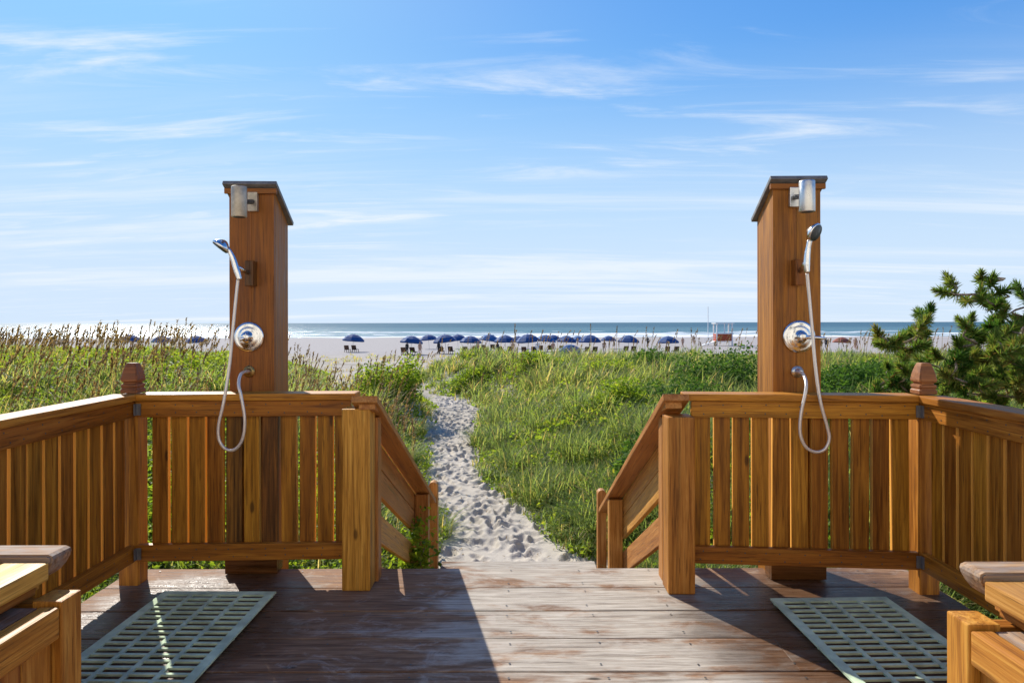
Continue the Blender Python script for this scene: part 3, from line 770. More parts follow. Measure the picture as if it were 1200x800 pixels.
# ------------------------------------------------------------------ drain mats
def drain_mat(label, c, wd, ln, rz, rows):
    bx, by = 0.045, 0.045; cb = 0.020; cols = 4
    cw = (wd - 2 * bx - (cols - 1) * cb) / cols
    X = [0, bx]
    for k in range(cols):
        X.append(X[-1] + cw)
        if k < cols - 1: X.append(X[-1] + cb)
    X.append(wd)
    rb = 0.016; rh = (ln - 2 * by - (rows - 1) * rb) / rows
    Y = [0, by]
    for k in range(rows):
        Y.append(Y[-1] + rh)
        if k < rows - 1: Y.append(Y[-1] + rb)
    Y.append(ln)
    bm = bmesh.new(); vs = [[bm.verts.new((x - wd / 2, -y, 0)) for x in X] for y in Y]
    for j in range(len(Y) - 1):
        for i_ in range(len(X) - 1):
            slot = (i_ % 2 == 1 and 0 < i_ < len(X) - 2) and (j % 2 == 1 and 0 < j < len(Y) - 2)
            if not slot: bm.faces.new((vs[j][i_], vs[j + 1][i_], vs[j + 1][i_ + 1], vs[j][i_ + 1]))
    g = bmesh.ops.extrude_face_region(bm, geom=list(bm.faces))
    for fx in (-wd / 2 + 0.02, 0.0, wd / 2 - 0.02):
        for fy in (-0.02, -ln / 2, -ln + 0.02):
            bmesh.ops.create_cone(bm, cap_ends=True, segments=8, radius1=0.010, radius2=0.010, depth=0.016, matrix=Matrix.Translation((fx, fy, -0.008)))
    for e in g['geom']:
        if isinstance(e, bmesh.types.BMVert): e.co.z += 0.009
    o = link('drain_mat', from_bm('drain_mat', bm), MATG, None, Matrix.Translation((c[0], c[1], 0.016)) @ Matrix.Rotation(rz, 4, 'Z'))
    tag(o, label, 'mat', 'slotted shower mats')
drain_mat('slotted sage green mat under the shaded shower tower, beside the sea oats corner', (-1.557, 3.455), 0.60, 0.95, R(-1.0), 17)
drain_mat('slotted sage green mat under the sunlit shower tower, beside the pine corner', (1.635, 3.36), 0.61, 0.95, R(1.5), 17)

# ------------------------------------------------------------------ benches at the near edge
def bench(label, sgn, xf, yend, x_lid):
    "xf inner face, yend far end; sgn: away from the middle of the deck"
    root = empty('wooden_bench', (xf + sgn * 0.25, yend - 0.6, 0), label, 'bench', 'framed wooden benches at the deck sides')
    y0 = yend - 1.25; xo = xf + sgn * 0.50
    for (x, y) in ((xf + sgn * 0.045, yend - 0.045), (xf + sgn * 0.045, y0 + 0.045), (xo - sgn * 0.045, yend - 0.045), (xo - sgn * 0.045, y0 + 0.045)):
        board('leg', root, (x, y, 0.001), (x, y, 0.622), 0.09, 0.09, W_BENCH, up=(1, 0, 0), bev=0.006)
    for x in (xf + sgn * 0.032, xo - sgn * 0.032):
        board('top_apron', root, (x, y0 + 0.092, 0.562), (x, yend - 0.095, 0.562), 0.094, 0.06, W_BENCH, bev=0.007)
        board('bottom_apron', root, (x, y0 + 0.092, 0.10), (x, yend - 0.092, 0.10), 0.088, 0.05, W_BENCH, bev=0.006)
        n = 9; pw = (1.25 - 0.19) / n
        for k in range(n):
            y = y0 + 0.094 + pw * (k + 0.5)
            board('panel_board', root, (x + sgn * 0.006 * (1 if x == xf + sgn * 0.032 else -1), y, 0.146), (x + sgn * 0.006 * (1 if x == xf + sgn * 0.032 else -1), y, 0.502), pw - 0.003, 0.02, W_BENCH, up=(0, 1, 0), bev=0.003)
    for y in (y0 + 0.03, yend - 0.03):
        board('end_apron', root, (xf + sgn * 0.095, y, 0.555), (xo - sgn * 0.095, y, 0.555), 0.088, 0.05, W_BENCH, bev=0.006)
        board('end_panel', root, (xf + sgn * 0.095, y, 0.30), (xo - sgn * 0.095, y, 0.30), 0.40, 0.02, W_BENCH, bev=0.003)
    board('shelf', root, (xf + sgn * 0.25, y0 + 0.1, 0.596), (xf + sgn * 0.25, yend - 0.095, 0.596), 0.36, 0.018, W_GREY, up=(1, 0, 0), bev=0.002)
    # carried lid of thick planks with a rounded cross board at its end
    for y in (y0 + 0.15, yend - 0.05, (y0 + yend) / 2):
        board('lid_bearer', root, (x_lid + sgn * 0.035, y, 0.637), (xo - sgn * 0.02, y, 0.637), 0.022, 0.09, W_BENCH, bev=0.003)
    board('lid_rail', root, (x_lid + sgn * 0.055, y0 + 0.02, 0.635), (x_lid + sgn * 0.055, yend - 0.03, 0.635), 0.034, 0.05, W_BENCH, bev=0.003)
    for k in range(3):
        x = x_lid + sgn * (0.07 + 0.144 * k)
        board('lid_plank', root, (x, y0 - 0.02, 0.6825), (x, yend - 0.012, 0.6825), 0.14, 0.056, W_LID, up=(1, 0, 0), bev=0.007)
    # rounded end board
    pr = []
    x0_, x1_ = -0.004, 0.47; zt_, zb_ = 0.730, 0.636
    r_ = 0.055
    pr += [(x0_ + 0.016, zt_)]
    pr += [(x0_ + 0.003, zt_ - 0.006), (x0_, zt_ - 0.016)]
    pr += [(x0_ + 0.004 + 0.012 * k + 0.004 * k * k * 0.5, zt_ - 0.03 - (zt_ - 0.03 - zb_) * math.sin(k / 4 * math.pi / 2)) for k in range(5)]
    pr += [(x1_, zb_), (x1_, zt_)]
    ya, yb = yend - 0.006, yend + 0.09
    V = [(x_lid + sgn * p[0], ya, p[1]) for p in pr] + [(x_lid + sgn * p[0], yb, p[1]) for p in pr]
    m = len(pr)
    M0 = Matrix.Translation((x_lid, yend, 0.68))
    bm = bmesh.new(); bv = [bm.verts.new(M0.inverted() @ Vector(p)) for p in V]
    for f in [tuple(range(m)), tuple(range(2 * m - 1, m - 1, -1))] + [(k, k + m, (k + 1) % m + m, (k + 1) % m) for k in range(m)]: bm.faces.new([bv[k] for k in f])
    bmesh.ops.recalc_face_normals(bm, faces=bm.faces)
    bmesh.ops.bevel(bm, geom=[e for e in bm.edges if len(e.link_faces) == 2 and e.calc_face_angle(0) > 0.9], offset=0.006, segments=2, affect='EDGES')
    link('end_board', from_bm('end_board', bm), W_GREY, root, M0, label='grey weathered cross board with rounded end')
bench('framed wooden bench with shaded panel and grey rounded end board, by the sea oats rail', -1, -1.345, 2.025, -1.438)
bench('framed wooden bench with sunlit yellow lid plank and weathered end board, below the pine rail', 1, 1.247, 1.865, 1.347)

# ------------------------------------------------------------------ vegetation
def veg_mask(x, y):
    d = np.abs(x - pathx(y)) - pathw(y)
    ok = d > 0.02 - 0.22 * np.clip(fbm(x, y, 4.5, 93) + 0.1, 0, 1)
    ok &= ~((x / np.maximum(y, 1) > -0.285) & (x / np.maximum(y, 1) < -0.19) & (y > 18) & (fbm(x, y, 2.0, 91) < 0.35))
    ok &= ~((y < 4.05) & (x > -2.55) & (x < 2.6))
    ok &= ~((np.abs(x - 0.05) < 1.0) & (y < 6.6))
    return ok
def sample_xy(n, y0, y1, power, xfun, rng, wide=0.92, mx_=1.5):
    "points in the wedge of ground in front of the deck, thinning with distance"
    X, Y = [], []
    tot = 0
    while tot < n:
        m = 4 * n
        t = rng.random(m); p = 1.0 - power
        y = (y0 ** p + t * (y1 ** p - y0 ** p)) ** (1 / p) if abs(p) > 1e-6 else y0 * (y1 / y0) ** t
        x = (rng.random(m) * 2 - 1) * (wide * y + mx_)
        k = veg_mask(x, y) & (rng.random(m) < xfun(x, y))
        X.append(x[k]); Y.append(y[k]); tot += k.sum()
    return np.concatenate(X)[:n], np.concatenate(Y)[:n]

def blades(bx, by, bz, h, az, bend, width, var, nseg=3):
    "curved tapering blades; every argument an array of one length"
    n = len(bx); ts = np.array([0, 0.45, 0.78, 1.0]); ws = np.array([1, 0.85, 0.5, 0])
    co = np.zeros((n, 7, 3))
    dx, dy = np.cos(az), np.sin(az); sxv, syv = -dy, dx
    for j, (t, wv_) in enumerate(zip(ts, ws)):
        lat = bend * h * t ** 1.8; z = h * (t - 0.45 * bend * t ** 2.2)
        cx, cy, cz = bx + dx * lat, by + dy * lat, bz + z
        if j < 3:
            co[:, 2 * j, 0] = cx - sxv * width * wv_ / 2; co[:, 2 * j, 1] = cy - syv * width * wv_ / 2; co[:, 2 * j, 2] = cz
            co[:, 2 * j + 1, 0] = cx + sxv * width * wv_ / 2; co[:, 2 * j + 1, 1] = cy + syv * width * wv_ / 2; co[:, 2 * j + 1, 2] = cz
        else: co[:, 6] = np.stack([cx, cy, cz], -1)
    b0 = (np.arange(n) * 7)[:, None]
    q = np.concatenate([b0 + np.array([[0, 1, 3, 2]]), b0 + np.array([[2, 3, 5, 4]])]); t = b0 + np.array([[4, 5, 6]])
    return co.reshape(-1, 3), q, t, np.repeat(var, 7)

def leaves(cx, cy, cz, size, rng, var, up=0.5, asp=0.55):
    n = len(cx)
    d = rng.normal(size=(n, 3)); d[:, 2] *= 0.6; d /= np.linalg.norm(d, axis=1)[:, None]
    nn = rng.normal(size=(n, 3)); nn[:, 2] += up * 2; nn -= d * (nn * d).sum(1)[:, None]; nn /= np.linalg.norm(nn, axis=1)[:, None]
    s = np.cross(nn, d); c = np.stack([cx, cy, cz], -1); sz = size[:, None]
    co = np.stack([c - d * sz * 0.5, c + s * sz * asp * 0.5 + nn * sz * 0.06, c + d * sz * 0.5, c - s * sz * asp * 0.5 + nn * sz * 0.06], 1)
    q = (np.arange(n) * 4)[:, None] + np.array([[0, 1, 2, 3]])
    return co.reshape(-1, 3), q, np.repeat(var, 4)

def expand(x, y, per, spread, rng):
    i = np.repeat(np.arange(len(x)), per); a = rng.random(len(i)) * 6.283; r = np.sqrt(rng.random(len(i)))
    sp_ = spread[i] if hasattr(spread, '__len__') else spread
    return i, x[i] + np.cos(a) * r * sp_, y[i] + np.sin(a) * r * sp_

def left_side(x, y): return (x < pathx(y)).astype(float)
rng = np.random.default_rng(11)
# --- dune grass, both sides
def gd(x, y):
    d = np.where(x < pathx(y), 0.42, 1.0)
    cl_ = np.clip(0.75 + 0.9 * fbm(x, y, 1.3, 31), 0.1, 1)
    return np.clip(d * cl_ * (1 - sm(26, 36, y)), 0, 1)
tx, ty = sample_xy(15500, 3.6, 36, 1.35, gd, rng)
dist = np.hypot(tx, ty)
patchy = fbm(tx, ty, 0.55, 77)
i, gx, gy = expand(tx, ty, 15, 0.05 + 0.006 * dist, rng)
gh = (0.56 + 0.22 * patchy[i] + 0.22 * fbm(gx, gy, 1.5, 41)) * rng.uniform(0.55, 1.25, len(i))
dpe = np.abs(gx - pathx(gy)) - pathw(gy)
gh *= 0.50 + 0.95 * np.clip(0.5 + 0.9 * fbm(gx, gy, 2.4, 47), 0, 1)
gh *= 0.55 + 0.45 * sm(0.0, 0.7, dpe)
gh = np.where((gy < 6) & (np.abs(gx) < 3.0), gh * 0.8, gh)
gv = np.clip(rng.normal(0.36, 0.17, len(i)) + 0.26 * patchy[i] + (rng.random(len(i)) < 0.15) * 0.6 + 0.22 * fbm(gx, gy, 1.9, 43), 0, 1)
ga = rng.normal(0.5, 1.5, len(i))
co, q, t, vr = blades(gx, gy, ground(gx, gy) - 0.02, np.clip(gh, 0.08, 1.2), ga, rng.uniform(0.25, 1.25, len(i)), 0.006 + 0.0010 * dist[i], gv)
link('dune_grass', np_mesh('dune_grass', co, q, t, False, vr), GRASS, kind='stuff')['label'] = 'long green dune grass covering both banks of the sandy path'

# --- low leafy cover, mostly on the sea oats side and close to the path
def vd(x, y):
    d = np.where(x < pathx(y), 1.0, 0.30)
    d = np.where((x > 1.8) & (y > 8), 0.55, d)
    return np.clip(d * np.clip(0.7 + 0.9 * fbm(x, y, 0.8, 61), 0.05, 1) * (1 - sm(24, 30, y)), 0, 1)
tx, ty = sample_xy(13500, 3.6, 30, 1.3, vd, rng)
dist = np.hypot(tx, ty); ph = fbm(tx, ty, 0.7, 62)
i, gx, gy = expand(tx, ty, 18, 0.08 + 0.008 * dist, rng)
hh = (0.30 + 0.14 * ph[i] + 0.10 * fbm(gx, gy, 2.3, 63)) * (0.35 + 0.65 * sm(0.0, 0.8, np.abs(gx - pathx(gy)) - pathw(gy)))
hh = np.where(gx < pathx(gy), hh * 1.35, hh)
gz = ground(gx, gy) + np.clip(hh, 0.05, 1) * rng.random(len(i)) ** 0.6
vv = np.clip(rng.normal(0.5, 0.2, len(i)) + 0.22 * ph[i], 0, 1)
co, q, vr = leaves(gx, gy, gz, (0.028 + 0.0042 * dist[i]) * rng.uniform(0.6, 1.3, len(i)), rng, vv, 0.5)
link('dune_vine_cover', np_mesh('dune_vine_cover', co, q, None, False, vr), VINE, kind='stuff')['label'] = 'low yellow-green leafy vines covering the dune'

# --- sea oats: tall stalks with drooping brown plumes
def oats(n, y0, y1, xf, hmin, hmax, rng, name, label):
    ox, oy = sample_xy(n, y0, y1, 0.9, xf, rng)
    oz = ground(ox, oy); H = rng.uniform(hmin, hmax, n); az = rng.normal(0.35, 0.7, n); bend = rng.uniform(0.05, 0.35, n)
    dist = np.hypot(ox, oy); wd = 0.004 + 0.0006 * dist
    C, Q, T, V = [], [], [], []; base = 0
    def add(c, q, t, v_):
        nonlocal base
        C.append(c); Q.append(q + base); T.append(t + base); V.append(v_); base += len(c)
    add(*blades(ox, oy, oz, H, az, bend, wd, rng.uniform(0.7, 1.0, n)))
    # plume: spikelets hung along the top third of the stalk
    per = 22
    i = np.repeat(np.arange(n), per); tt = 0.72 + 0.28 * rng.random(len(i))
    lat = bend[i] * H[i] * tt ** 1.8; z = H[i] * (tt - 0.45 * bend[i] * tt ** 2.2)
    px_ = ox[i] + np.cos(az[i]) * lat; py_ = oy[i] + np.sin(az[i]) * lat; pz_ = oz[i] + z
    c, q, t, v_ = blades(px_, py_, pz_, rng.uniform(0.05, 0.11, len(i)) * rng.choice([1, 0.8, -0.25], len(i)), az[i] + rng.normal(0, 0.9, len(i)), rng.uniform(0.5, 1.5, len(i)), 0.010 + 0.0010 * dist[i], rng.uniform(0, 0.75, len(i)))
    add(c, q, t, v_)
    o = link(name, np_mesh(name, np.concatenate(C), np.concatenate(Q), np.concatenate(T), False, np.concatenate(V)), OATS, kind='stuff')
    o['label'] = label
oats(800, 8.0, 20, lambda x, y: np.where(x < -0.31 * y, np.clip(0.25 + sm(-0.42, -0.62, x / y), 0, 1), 0.0) * 1.0, 0.75, 1.18, rng, 'sea_oats', 'tall sea oats with brown plumes against the horizon')
oats(170, 8.5, 17, lambda x, y: np.where((x / y > -0.36) & (x / y < -0.15), 0.9, 0.0), 0.8, 1.25, rng, 'path_side_sea_oats', 'sea oats standing at the seaward end of the path gap')
oats(460, 18, 33, lambda x, y: np.where((x > pathx(y) + 1), 0.9, 0.35), 0.9, 1.5, rng, 'sparse_sea_oats', 'sparse sea oat plumes rising from the far grass bank')

# --- dry stubble on the seaward foot of the dunes
n = 3600; dy_ = 26 + 52 * rng.random(n) ** 1.1; dx_ = (rng.random(n) * 2 - 1) * 0.9 * dy_
k_ = rng.random(n) < np.clip(0.5 + 1.2 * fbm(dx_, dy_, 0.5, 95), 0.05, 1); dx_, dy_ = dx_[k_], dy_[k_]
i, gx, gy = expand(dx_, dy_, 7, 0.35, rng)
co, q, t, vr = blades(gx, gy, ground(gx, gy) - 0.02, rng.uniform(0.12, 0.42, len(i)), rng.random(len(i)) * 6.283, rng.uniform(0.2, 1.2, len(i)), 0.012 + 0.0009 * gy, np.clip(rng.normal(0.82, 0.14, len(i)), 0.2, 1))
link('dry_stubble', np_mesh('dry_stubble', co, q, t, False, vr), GRASS, kind='stuff')['label'] = 'dry pale stubble on the sand between dune and beach'

# --- leafy things one can pick out
def leaf_clump(name, label, cat, c, rx, ry, rz_, n, size, mat, seed, group=None, stems=9):
    r = np.random.default_rng(seed); c = Vector(c)
    root = empty(name, c, label, cat, group)
    k = 16
    lob = r.normal(size=(k, 3)); lob /= np.linalg.norm(lob, axis=1)[:, None]; lob[:, 2] = np.abs(lob[:, 2])
    lc = lob * np.array([rx, ry, rz_]) * r.uniform(0.35, 0.8, (k, 1))
    w_ = r.integers(0, k, n); d = r.normal(size=(n, 3)); d /= np.linalg.norm(d, axis=1)[:, None]
    p = lc[w_] + d * (r.random((n, 1)) ** 0.45) * np.array([rx, ry, rz_]) * 0.42
    p[:, 2] = np.maximum(p[:, 2], 0.02 - 0.2 * r.random(n))
    vv = np.clip(r.normal(0.45, 0.2, n) + 0.25 * (r.random(k)[w_] - 0.5), 0, 1)
    co, q, vr = leaves(p[:, 0] + c.x, p[:, 1] + c.y, p[:, 2] + c.z, size * r.uniform(0.6, 1.3, n), r, vv, 0.4, 0.5)
    link('foliage', np_mesh('foliage', co, q, None, False, vr), mat, root)
    for s in range(stems):
        e = lc[s % k]
        link('stem', tube_mesh([c + Vector((0.04 * e[0], 0.04 * e[1], -0.1)), c + Vector((e[0] * 0.5, e[1] * 0.5, e[2] * 0.65)), c + Vector(tuple(e))], [0.018, 0.011, 0.005], 6, True, sub=3), BARK, root)
    return root
def gnd(x, y, dz=0.0): return (x, y, float(ground(np.array([x]), np.array([y]))[0]) + dz)
SH = [
    (4.65, 14.5, 1.2, 1.05, 'dense dark green shrub seen just inside the sunlit tower, tallest of the bank'),
    (3.4, 13.0, 1.0, 0.50, 'low dark green shrub rising from grass midway between stair rail and sunlit tower'),
    (5.7, 12.6, 1.1, 0.62, 'leafy shrub directly behind the sunlit shower tower'),
    (6.9, 13.4, 1.1, 0.55, 'bright shrub between the sunlit tower and the pine'),
    (5.6, 9.0, 0.95, 0.55, 'shaded leafy shrub low behind the railing left of the pine'),
    (8.6, 15.2, 1.2, 0.55, 'shrub at the foot of the beach just left of the pine tips'),
    (3.9, 9.2, 0.9, 0.48, 'rounded shrub whose top shows above the rail inside the sunlit tower'),
]
for k, (x, y, r_, h_, lb) in enumerate(SH):
    leaf_clump('dune_shrub', lb, 'shrub', gnd(x, y), r_, r_ * 0.9, h_ * 1.45, 6500, 0.055 + 0.0022 * y, SHRUBM, 100 + k, 'shrubs on the dune behind the sunlit tower')
leaf_clump('leafy_mound', 'bright leafy bush beside the head of the sandy path, on its seaward bend', 'bush', gnd(-2.75, 15.2), 0.85, 1.5, 0.95, 6000, 0.085, VINE, 201)
MORE = [
    (-1.3, 21.5, 1.0, 0.62, 'leafy bush that closes off the far end of the sandy path', VINE),
    (0.9, 20.0, 1.0, 0.55, 'yellow-green bush in the grass below the umbrellas, right of the path end', VINE),
    (2.6, 17.5, 1.0, 0.50, 'leafy bush rising from the grass bank above the stair rail end', VINE),
    (4.4, 19.5, 1.3, 0.60, 'broad leafy bush on the crest below the two umbrellas nearest the lifeguard stand', SHRUBM),
    (2.0, 12.0, 0.8, 0.42, 'small leafy bush halfway up the grass bank', VINE),
    (1.75, 8.0, 0.62, 0.50, 'dark leafy bush beside the sunny stair railing', SHRUBM),
    (-3.6, 17.5, 0.8, 0.5, 'low bush at the sandy gap left of the path end', VINE),
]
for k, (x, y, r_, h_, lb, mt) in enumerate(MORE):
    leaf_clump('dune_bush', lb, 'bush', gnd(x, y), r_ * 0.95, r_ * 0.85, h_ * (1.25 if y > 16 else 1.75), 5200, 0.05 + 0.0022 * y, mt, 300 + k, 'bushes on the grass bank')
leaf_clump('climbing_vine', 'small green vine climbing the lower post of the stair railing', 'vine', (-0.84, 5.48, -0.95), 0.26, 0.22, 0.85, 1500, 0.06, VINE, 202, stems=4)
leaf_clump('climbing_vine', 'leafy vine tangled behind the stair boards next to the thick post', 'vine', (-1.15, 4.9, -0.95), 0.4, 0.6, 0.95, 2200, 0.055, VINE, 203, stems=4)

def tussock(name, label, c, n, h, rad, seed, group):
    r = np.random.default_rng(seed); a = r.random(n) * 6.283; rr = rad * np.sqrt(r.random(n)) * 0.95
    bx_, by_ = c[0] + np.cos(a) * rr, c[1] + np.sin(a) * rr
    co, q, t, vr = blades(bx_, by_, np.full(n, c[2] - 0.03), h * r.uniform(0.35, 1.15, n), np.where(r.random(n) < 0.5, a, 0.4) + r.normal(0, 0.9, n), r.uniform(0.25, 1.3, n), np.full(n, 0.012), np.clip(r.normal(0.36, 0.2, n) + (r.random(n) < 0.06) * 0.5, 0, 1))
    o = link(name, np_mesh(name, co, q, t, False, vr), GRASS)
    tag(o, label, 'grass tuft', group)
tussock('grass_tussock', 'lone round tuft of grass standing on the edge of the sandy path', gnd(-0.42, 12.6), 900, 0.50, 0.42, 5, 'grass tufts on the path edge')
tussock('grass_tussock', 'small green tuft at the foot of the stair end post in the sand', gnd(-0.93, 7.3), 260, 0.42, 0.25, 6, 'grass tufts on the path edge')

TUF = [(0.55, 8.6, 0.75, 0.45, 'arching grass tuft nearest the foot of the steps on the bank side'), (0.15, 10.4, 0.7, 0.4, 'tall grass tuft leaning over the narrow part of the path'), (0.75, 12.2, 0.75, 0.5, 'pale grey-green grass tuft on the bank beyond the lone path tuft'),
       (1.2, 9.8, 0.8, 0.5, 'big swirling grass tuft in the middle of the bank'), (2.0, 10.2, 0.85, 0.5, 'big grass tuft just left of the sunny handrail'), (1.1, 7.3, 0.65, 0.4, 'grass tuft drooping over the sand by the sunny end post'), (-0.05, 14.5, 0.7, 0.45, 'grass tuft at the upper bank edge of the path'),
       (-2.0, 10.6, 0.5, 0.35, 'small tuft on the sea oats edge of the path, low down'), (-2.15, 13.2, 0.55, 0.4, 'leaning tuft on the sea oats edge of the path, high up')]
for k, (x, y, h, rd_, lb) in enumerate(TUF):
    tussock('grass_tussock', lb, gnd(x, y), 700, h * 0.85, rd_, 40 + k, 'grass tufts on the path edge')
# leaf litter and bits of straw on the sand
n = 700; ly = 5.9 + 14 * rng.random(n) ** 1.2; lx = pathx(ly) + (rng.random(n) * 2 - 1) ** 1 * (pathw(ly) + 0.25)
co, q, vr = leaves(lx, ly, ground(lx, ly) + 0.015, rng.uniform(0.015, 0.06, n), rng, rng.random(n), 3.0, 0.2)
link('path_litter', np_mesh('path_litter', co, q, None, False, vr), OATS, kind='stuff')['label'] = 'bits of straw and leaf litter on the trodden sand'

# --- young pine beyond the corner post
def pine(label, base, seed):
    r = random.Random(seed); rn = np.random.default_rng(seed)
    root = empty('pine_shrub', base, label, 'pine', None)
    B = Vector(base); tips = []
    # where the shoots end: an uneven dome with a few leaders standing out of it
    T = [at(1110, 326, 5.5), at(1099, 342, 5.4), at(1150, 322, 5.6), at(1164, 326, 5.5), at(1150, 340, 5.3), at(1183, 340, 5.5), at(1192, 336, 5.7), at(1076, 366, 5.4), at(1090, 362, 5.6), at(1027, 388, 5.3), at(1040, 402, 5.5),
         at(1056, 396, 5.2), at(1130, 352, 5.6), at(1172, 356, 5.3), at(1085, 376, 5.2), at(1066, 390, 5.6), at(1030, 404, 5.2), at(1215, 330, 5.5), at(1240, 345, 5.4), at(1260, 360, 5.6)]
    C = Vector((4.35, 5.5, 0.60)); rad = Vector((1.30, 0.85, 1.15))
    tries = 0
    while len(T) < 440 and tries < 20000:
        tries += 1
        v = Vector((r.gauss(0, 1), r.gauss(0, 1), r.gauss(0.25, 1))).normalized() * r.uniform(0.35, 1.0) ** 0.6
        q_ = C + Vector((v.x * rad.x, v.y * rad.y, v.z * rad.z))
        if q_.z < -0.35 or q_.z > EYE + 0.34 - 0.36 * abs(q_.x - 4.35) + r.gauss(0, 0.05): continue
        if any((q_ - t).length < 0.10 for t in T): continue
        T.append(q_)
    nodes = [(B, 0)]; trunks = []
    for (dx, dy, h) in ((-0.75, -0.1, 0.75), (-0.35, 0.2, 1.0), (0.05, -0.15, 1.15), (0.55, 0.1, 1.15), (0.9, -0.2, 0.85), (-0.45, -0.35, 0.7), (0.3, 0.4, 1.0)):
        pts = [B + Vector((dx * 0.08, dy * 0.08, -0.1))]
        for k in range(1, 6):
            f = k / 5; pts.append(B + Vector((dx * f ** 0.8 + r.gauss(0, 0.05), dy * f + r.gauss(0, 0.04), h * f ** 1.1 + r.gauss(0, 0.03))))
        o = link('trunk', tube_mesh(pts, [0.036, 0.030, 0.025, 0.020, 0.015, 0.010], 7, True, sub=4), BARK, root)
        for p in pts[2:]: nodes.append((p, o))
    nodes = nodes[1:]
    for t in sorted(T, key=lambda t: min((t - n[0]).length for n in nodes)):
        n0, o = min(nodes, key=lambda n: (t - n[0]).length + (0.25 if n[0].z > t.z else 0))
        d = t - n0; m1 = n0 + d * 0.4 + Vector((r.gauss(0, 0.04), r.gauss(0, 0.04), -0.05 * d.length)); m2 = n0 + d * 0.78 + Vector((r.gauss(0, 0.025), r.gauss(0, 0.025), -0.05 * d.length))
        pts = [n0, m1, m2, t]
        top = o if o.name.startswith('trunk') else o.parent
        b_ = link('branch', tube_mesh(pts, [0.011, 0.009, 0.007, 0.004], 6, True, sub=3), BARK, top)
        nodes.append((m1, b_)); nodes.append((m2, b_)); tips.append((pts, d.length))
    # needles in round tufts at the shoot ends
    bx_, d_, L_, va = [], [], [], []
    for pts, ln in tips:
        p1 = pts[-1]; p0 = pts[-2]; ax = (p1 - p0).normalized(); tone = r.gauss(0.56, 0.17); s0 = ax.orthogonal().normalized(); s1 = ax.cross(s0)
        for (tp, n, seg) in ((p1, 200, 0.09), (pts[-2], 90, 0.08)):
            for k in range(n):
                f = r.random(); a = r.random() * 6.283; q_ = tp - ax * seg * f
                op = 0.15 + 1.35 * f + r.gauss(0, 0.2)
                dv = (ax * math.cos(op) + (s0 * math.cos(a) + s1 * math.sin(a)) * math.sin(op)).normalized()
                bx_.append(q_); d_.append(dv); L_.append(r.uniform(0.05, 0.09)); va.append(min(0.84, max(0, tone + r.gauss(0, 0.12))) if r.random() > 0.06 else r.uniform(0.84, 1))
        if r.random() < 0.4:     # old brown needles further down the shoot
            for k in range(45):
                q_ = p0.lerp(pts[max(0, len(pts) - 4)], r.random()); dv = Vector((r.gauss(0, 1), r.gauss(0, 1), r.gauss(-0.3, 0.7))).normalized()
                bx_.append(q_); d_.append(dv); L_.append(r.uniform(0.05, 0.09)); va.append(r.uniform(0.74, 1.0))
    P = np.array([tuple(p) for p in bx_]); D = np.array([tuple(p) for p in d_]); LL = np.array(L_)[:, None]
    sd_ = np.cross(D, rn.normal(size=D.shape)); sd_ /= np.linalg.norm(sd_, axis=1)[:, None]
    wdt = 0.0036
    co = np.stack([P - sd_ * wdt, P + sd_ * wdt, P + D * LL * 0.7 + sd_ * wdt * 0.8, P + D * LL, P + D * LL * 0.7 - sd_ * wdt * 0.8], 1).reshape(-1, 3)
    n = len(P); b0 = (np.arange(n) * 5)[:, None]
    me = np_mesh('needles', co, b0 + np.array([[0, 1, 2, 4]]), b0 + np.array([[4, 2, 3]]), False, np.repeat(np.array(va), 5))
    o = link('needles', me, NEEDLE, root); o['kind'] = 'stuff'
    return root
pine('young dark green pine shrub with crooked bare branches beyond the corner post', gnd(4.2, 5.5), 14)

# ------------------------------------------------------------------ the beach: umbrellas, loungers, people, lifeguard stand
def canopy_mesh(r, h, n=8):
    prof = [(0.02, h), (0.35 * r, h * 0.88), (0.7 * r, h * 0.52), (r, 0.0), (r * 0.99, -0.14)]
    V, F = [], []
    for j, (rr, z) in enumerate(prof):
        for k in range(2 * n):
            a = math.pi * k / n; s = 1.0 if k % 2 == 0 else (0.955 if j < 4 else 0.94)
            V.append((rr * s * math.cos(a), rr * s * math.sin(a), z - (0.0 if k % 2 == 0 else 0.02 * (j > 1))))
    m = 2 * n
    for i_ in range(len(prof) - 1):
        for k in range(m): F.append((i_ * m + k, i_ * m + (k + 1) % m, (i_ + 1) * m + (k + 1) % m, (i_ + 1) * m + k))
    F.append(tuple(range(m - 1, -1, -1)))
    return mesh('canopy', V, F)
CAN = canopy_mesh(1.18, 0.62); CAN_M = {}
POLE = tube_mesh([(0, 0, -0.3), (0, 0, 1.88)], 0.022, 8, False)
FINM = lathe_mesh([(0.02, 0), (0.035, 0.03), (0.01, 0.09)], 8)
def lounger_meshes():
    def bx_(l, t, w_): return box_mesh(l, t, w_, 0)
    return None
def umbrella(px, d, label, mat, tilt=0.0, rz=0.0, sc=1.0):
    x = (px - 600) / FPX * d; b_ = Vector(gnd(x, d))
    root = empty('beach_umbrella', b_, label, 'umbrella', 'umbrellas along the beach')
    if mat.name not in CAN_M:
        m2 = CAN.copy(); m2.materials.clear(); m2.materials.append(mat); CAN_M[mat.name] = m2
    T = Matrix.Translation(b_) @ Matrix.Rotation(rz, 4, 'Z') @ Matrix.Rotation(tilt, 4, 'Y') @ Matrix.Scale(sc, 4)
    link('pole', POLE, WHITEP, root, T)
    c = link('canopy', CAN_M[mat.name], mat, root, T @ Matrix.Translation((0, 0, 1.30)))
    link('tip', FINM, WHITEP, c, T @ Matrix.Translation((0, 0, 1.91)))
    return b_
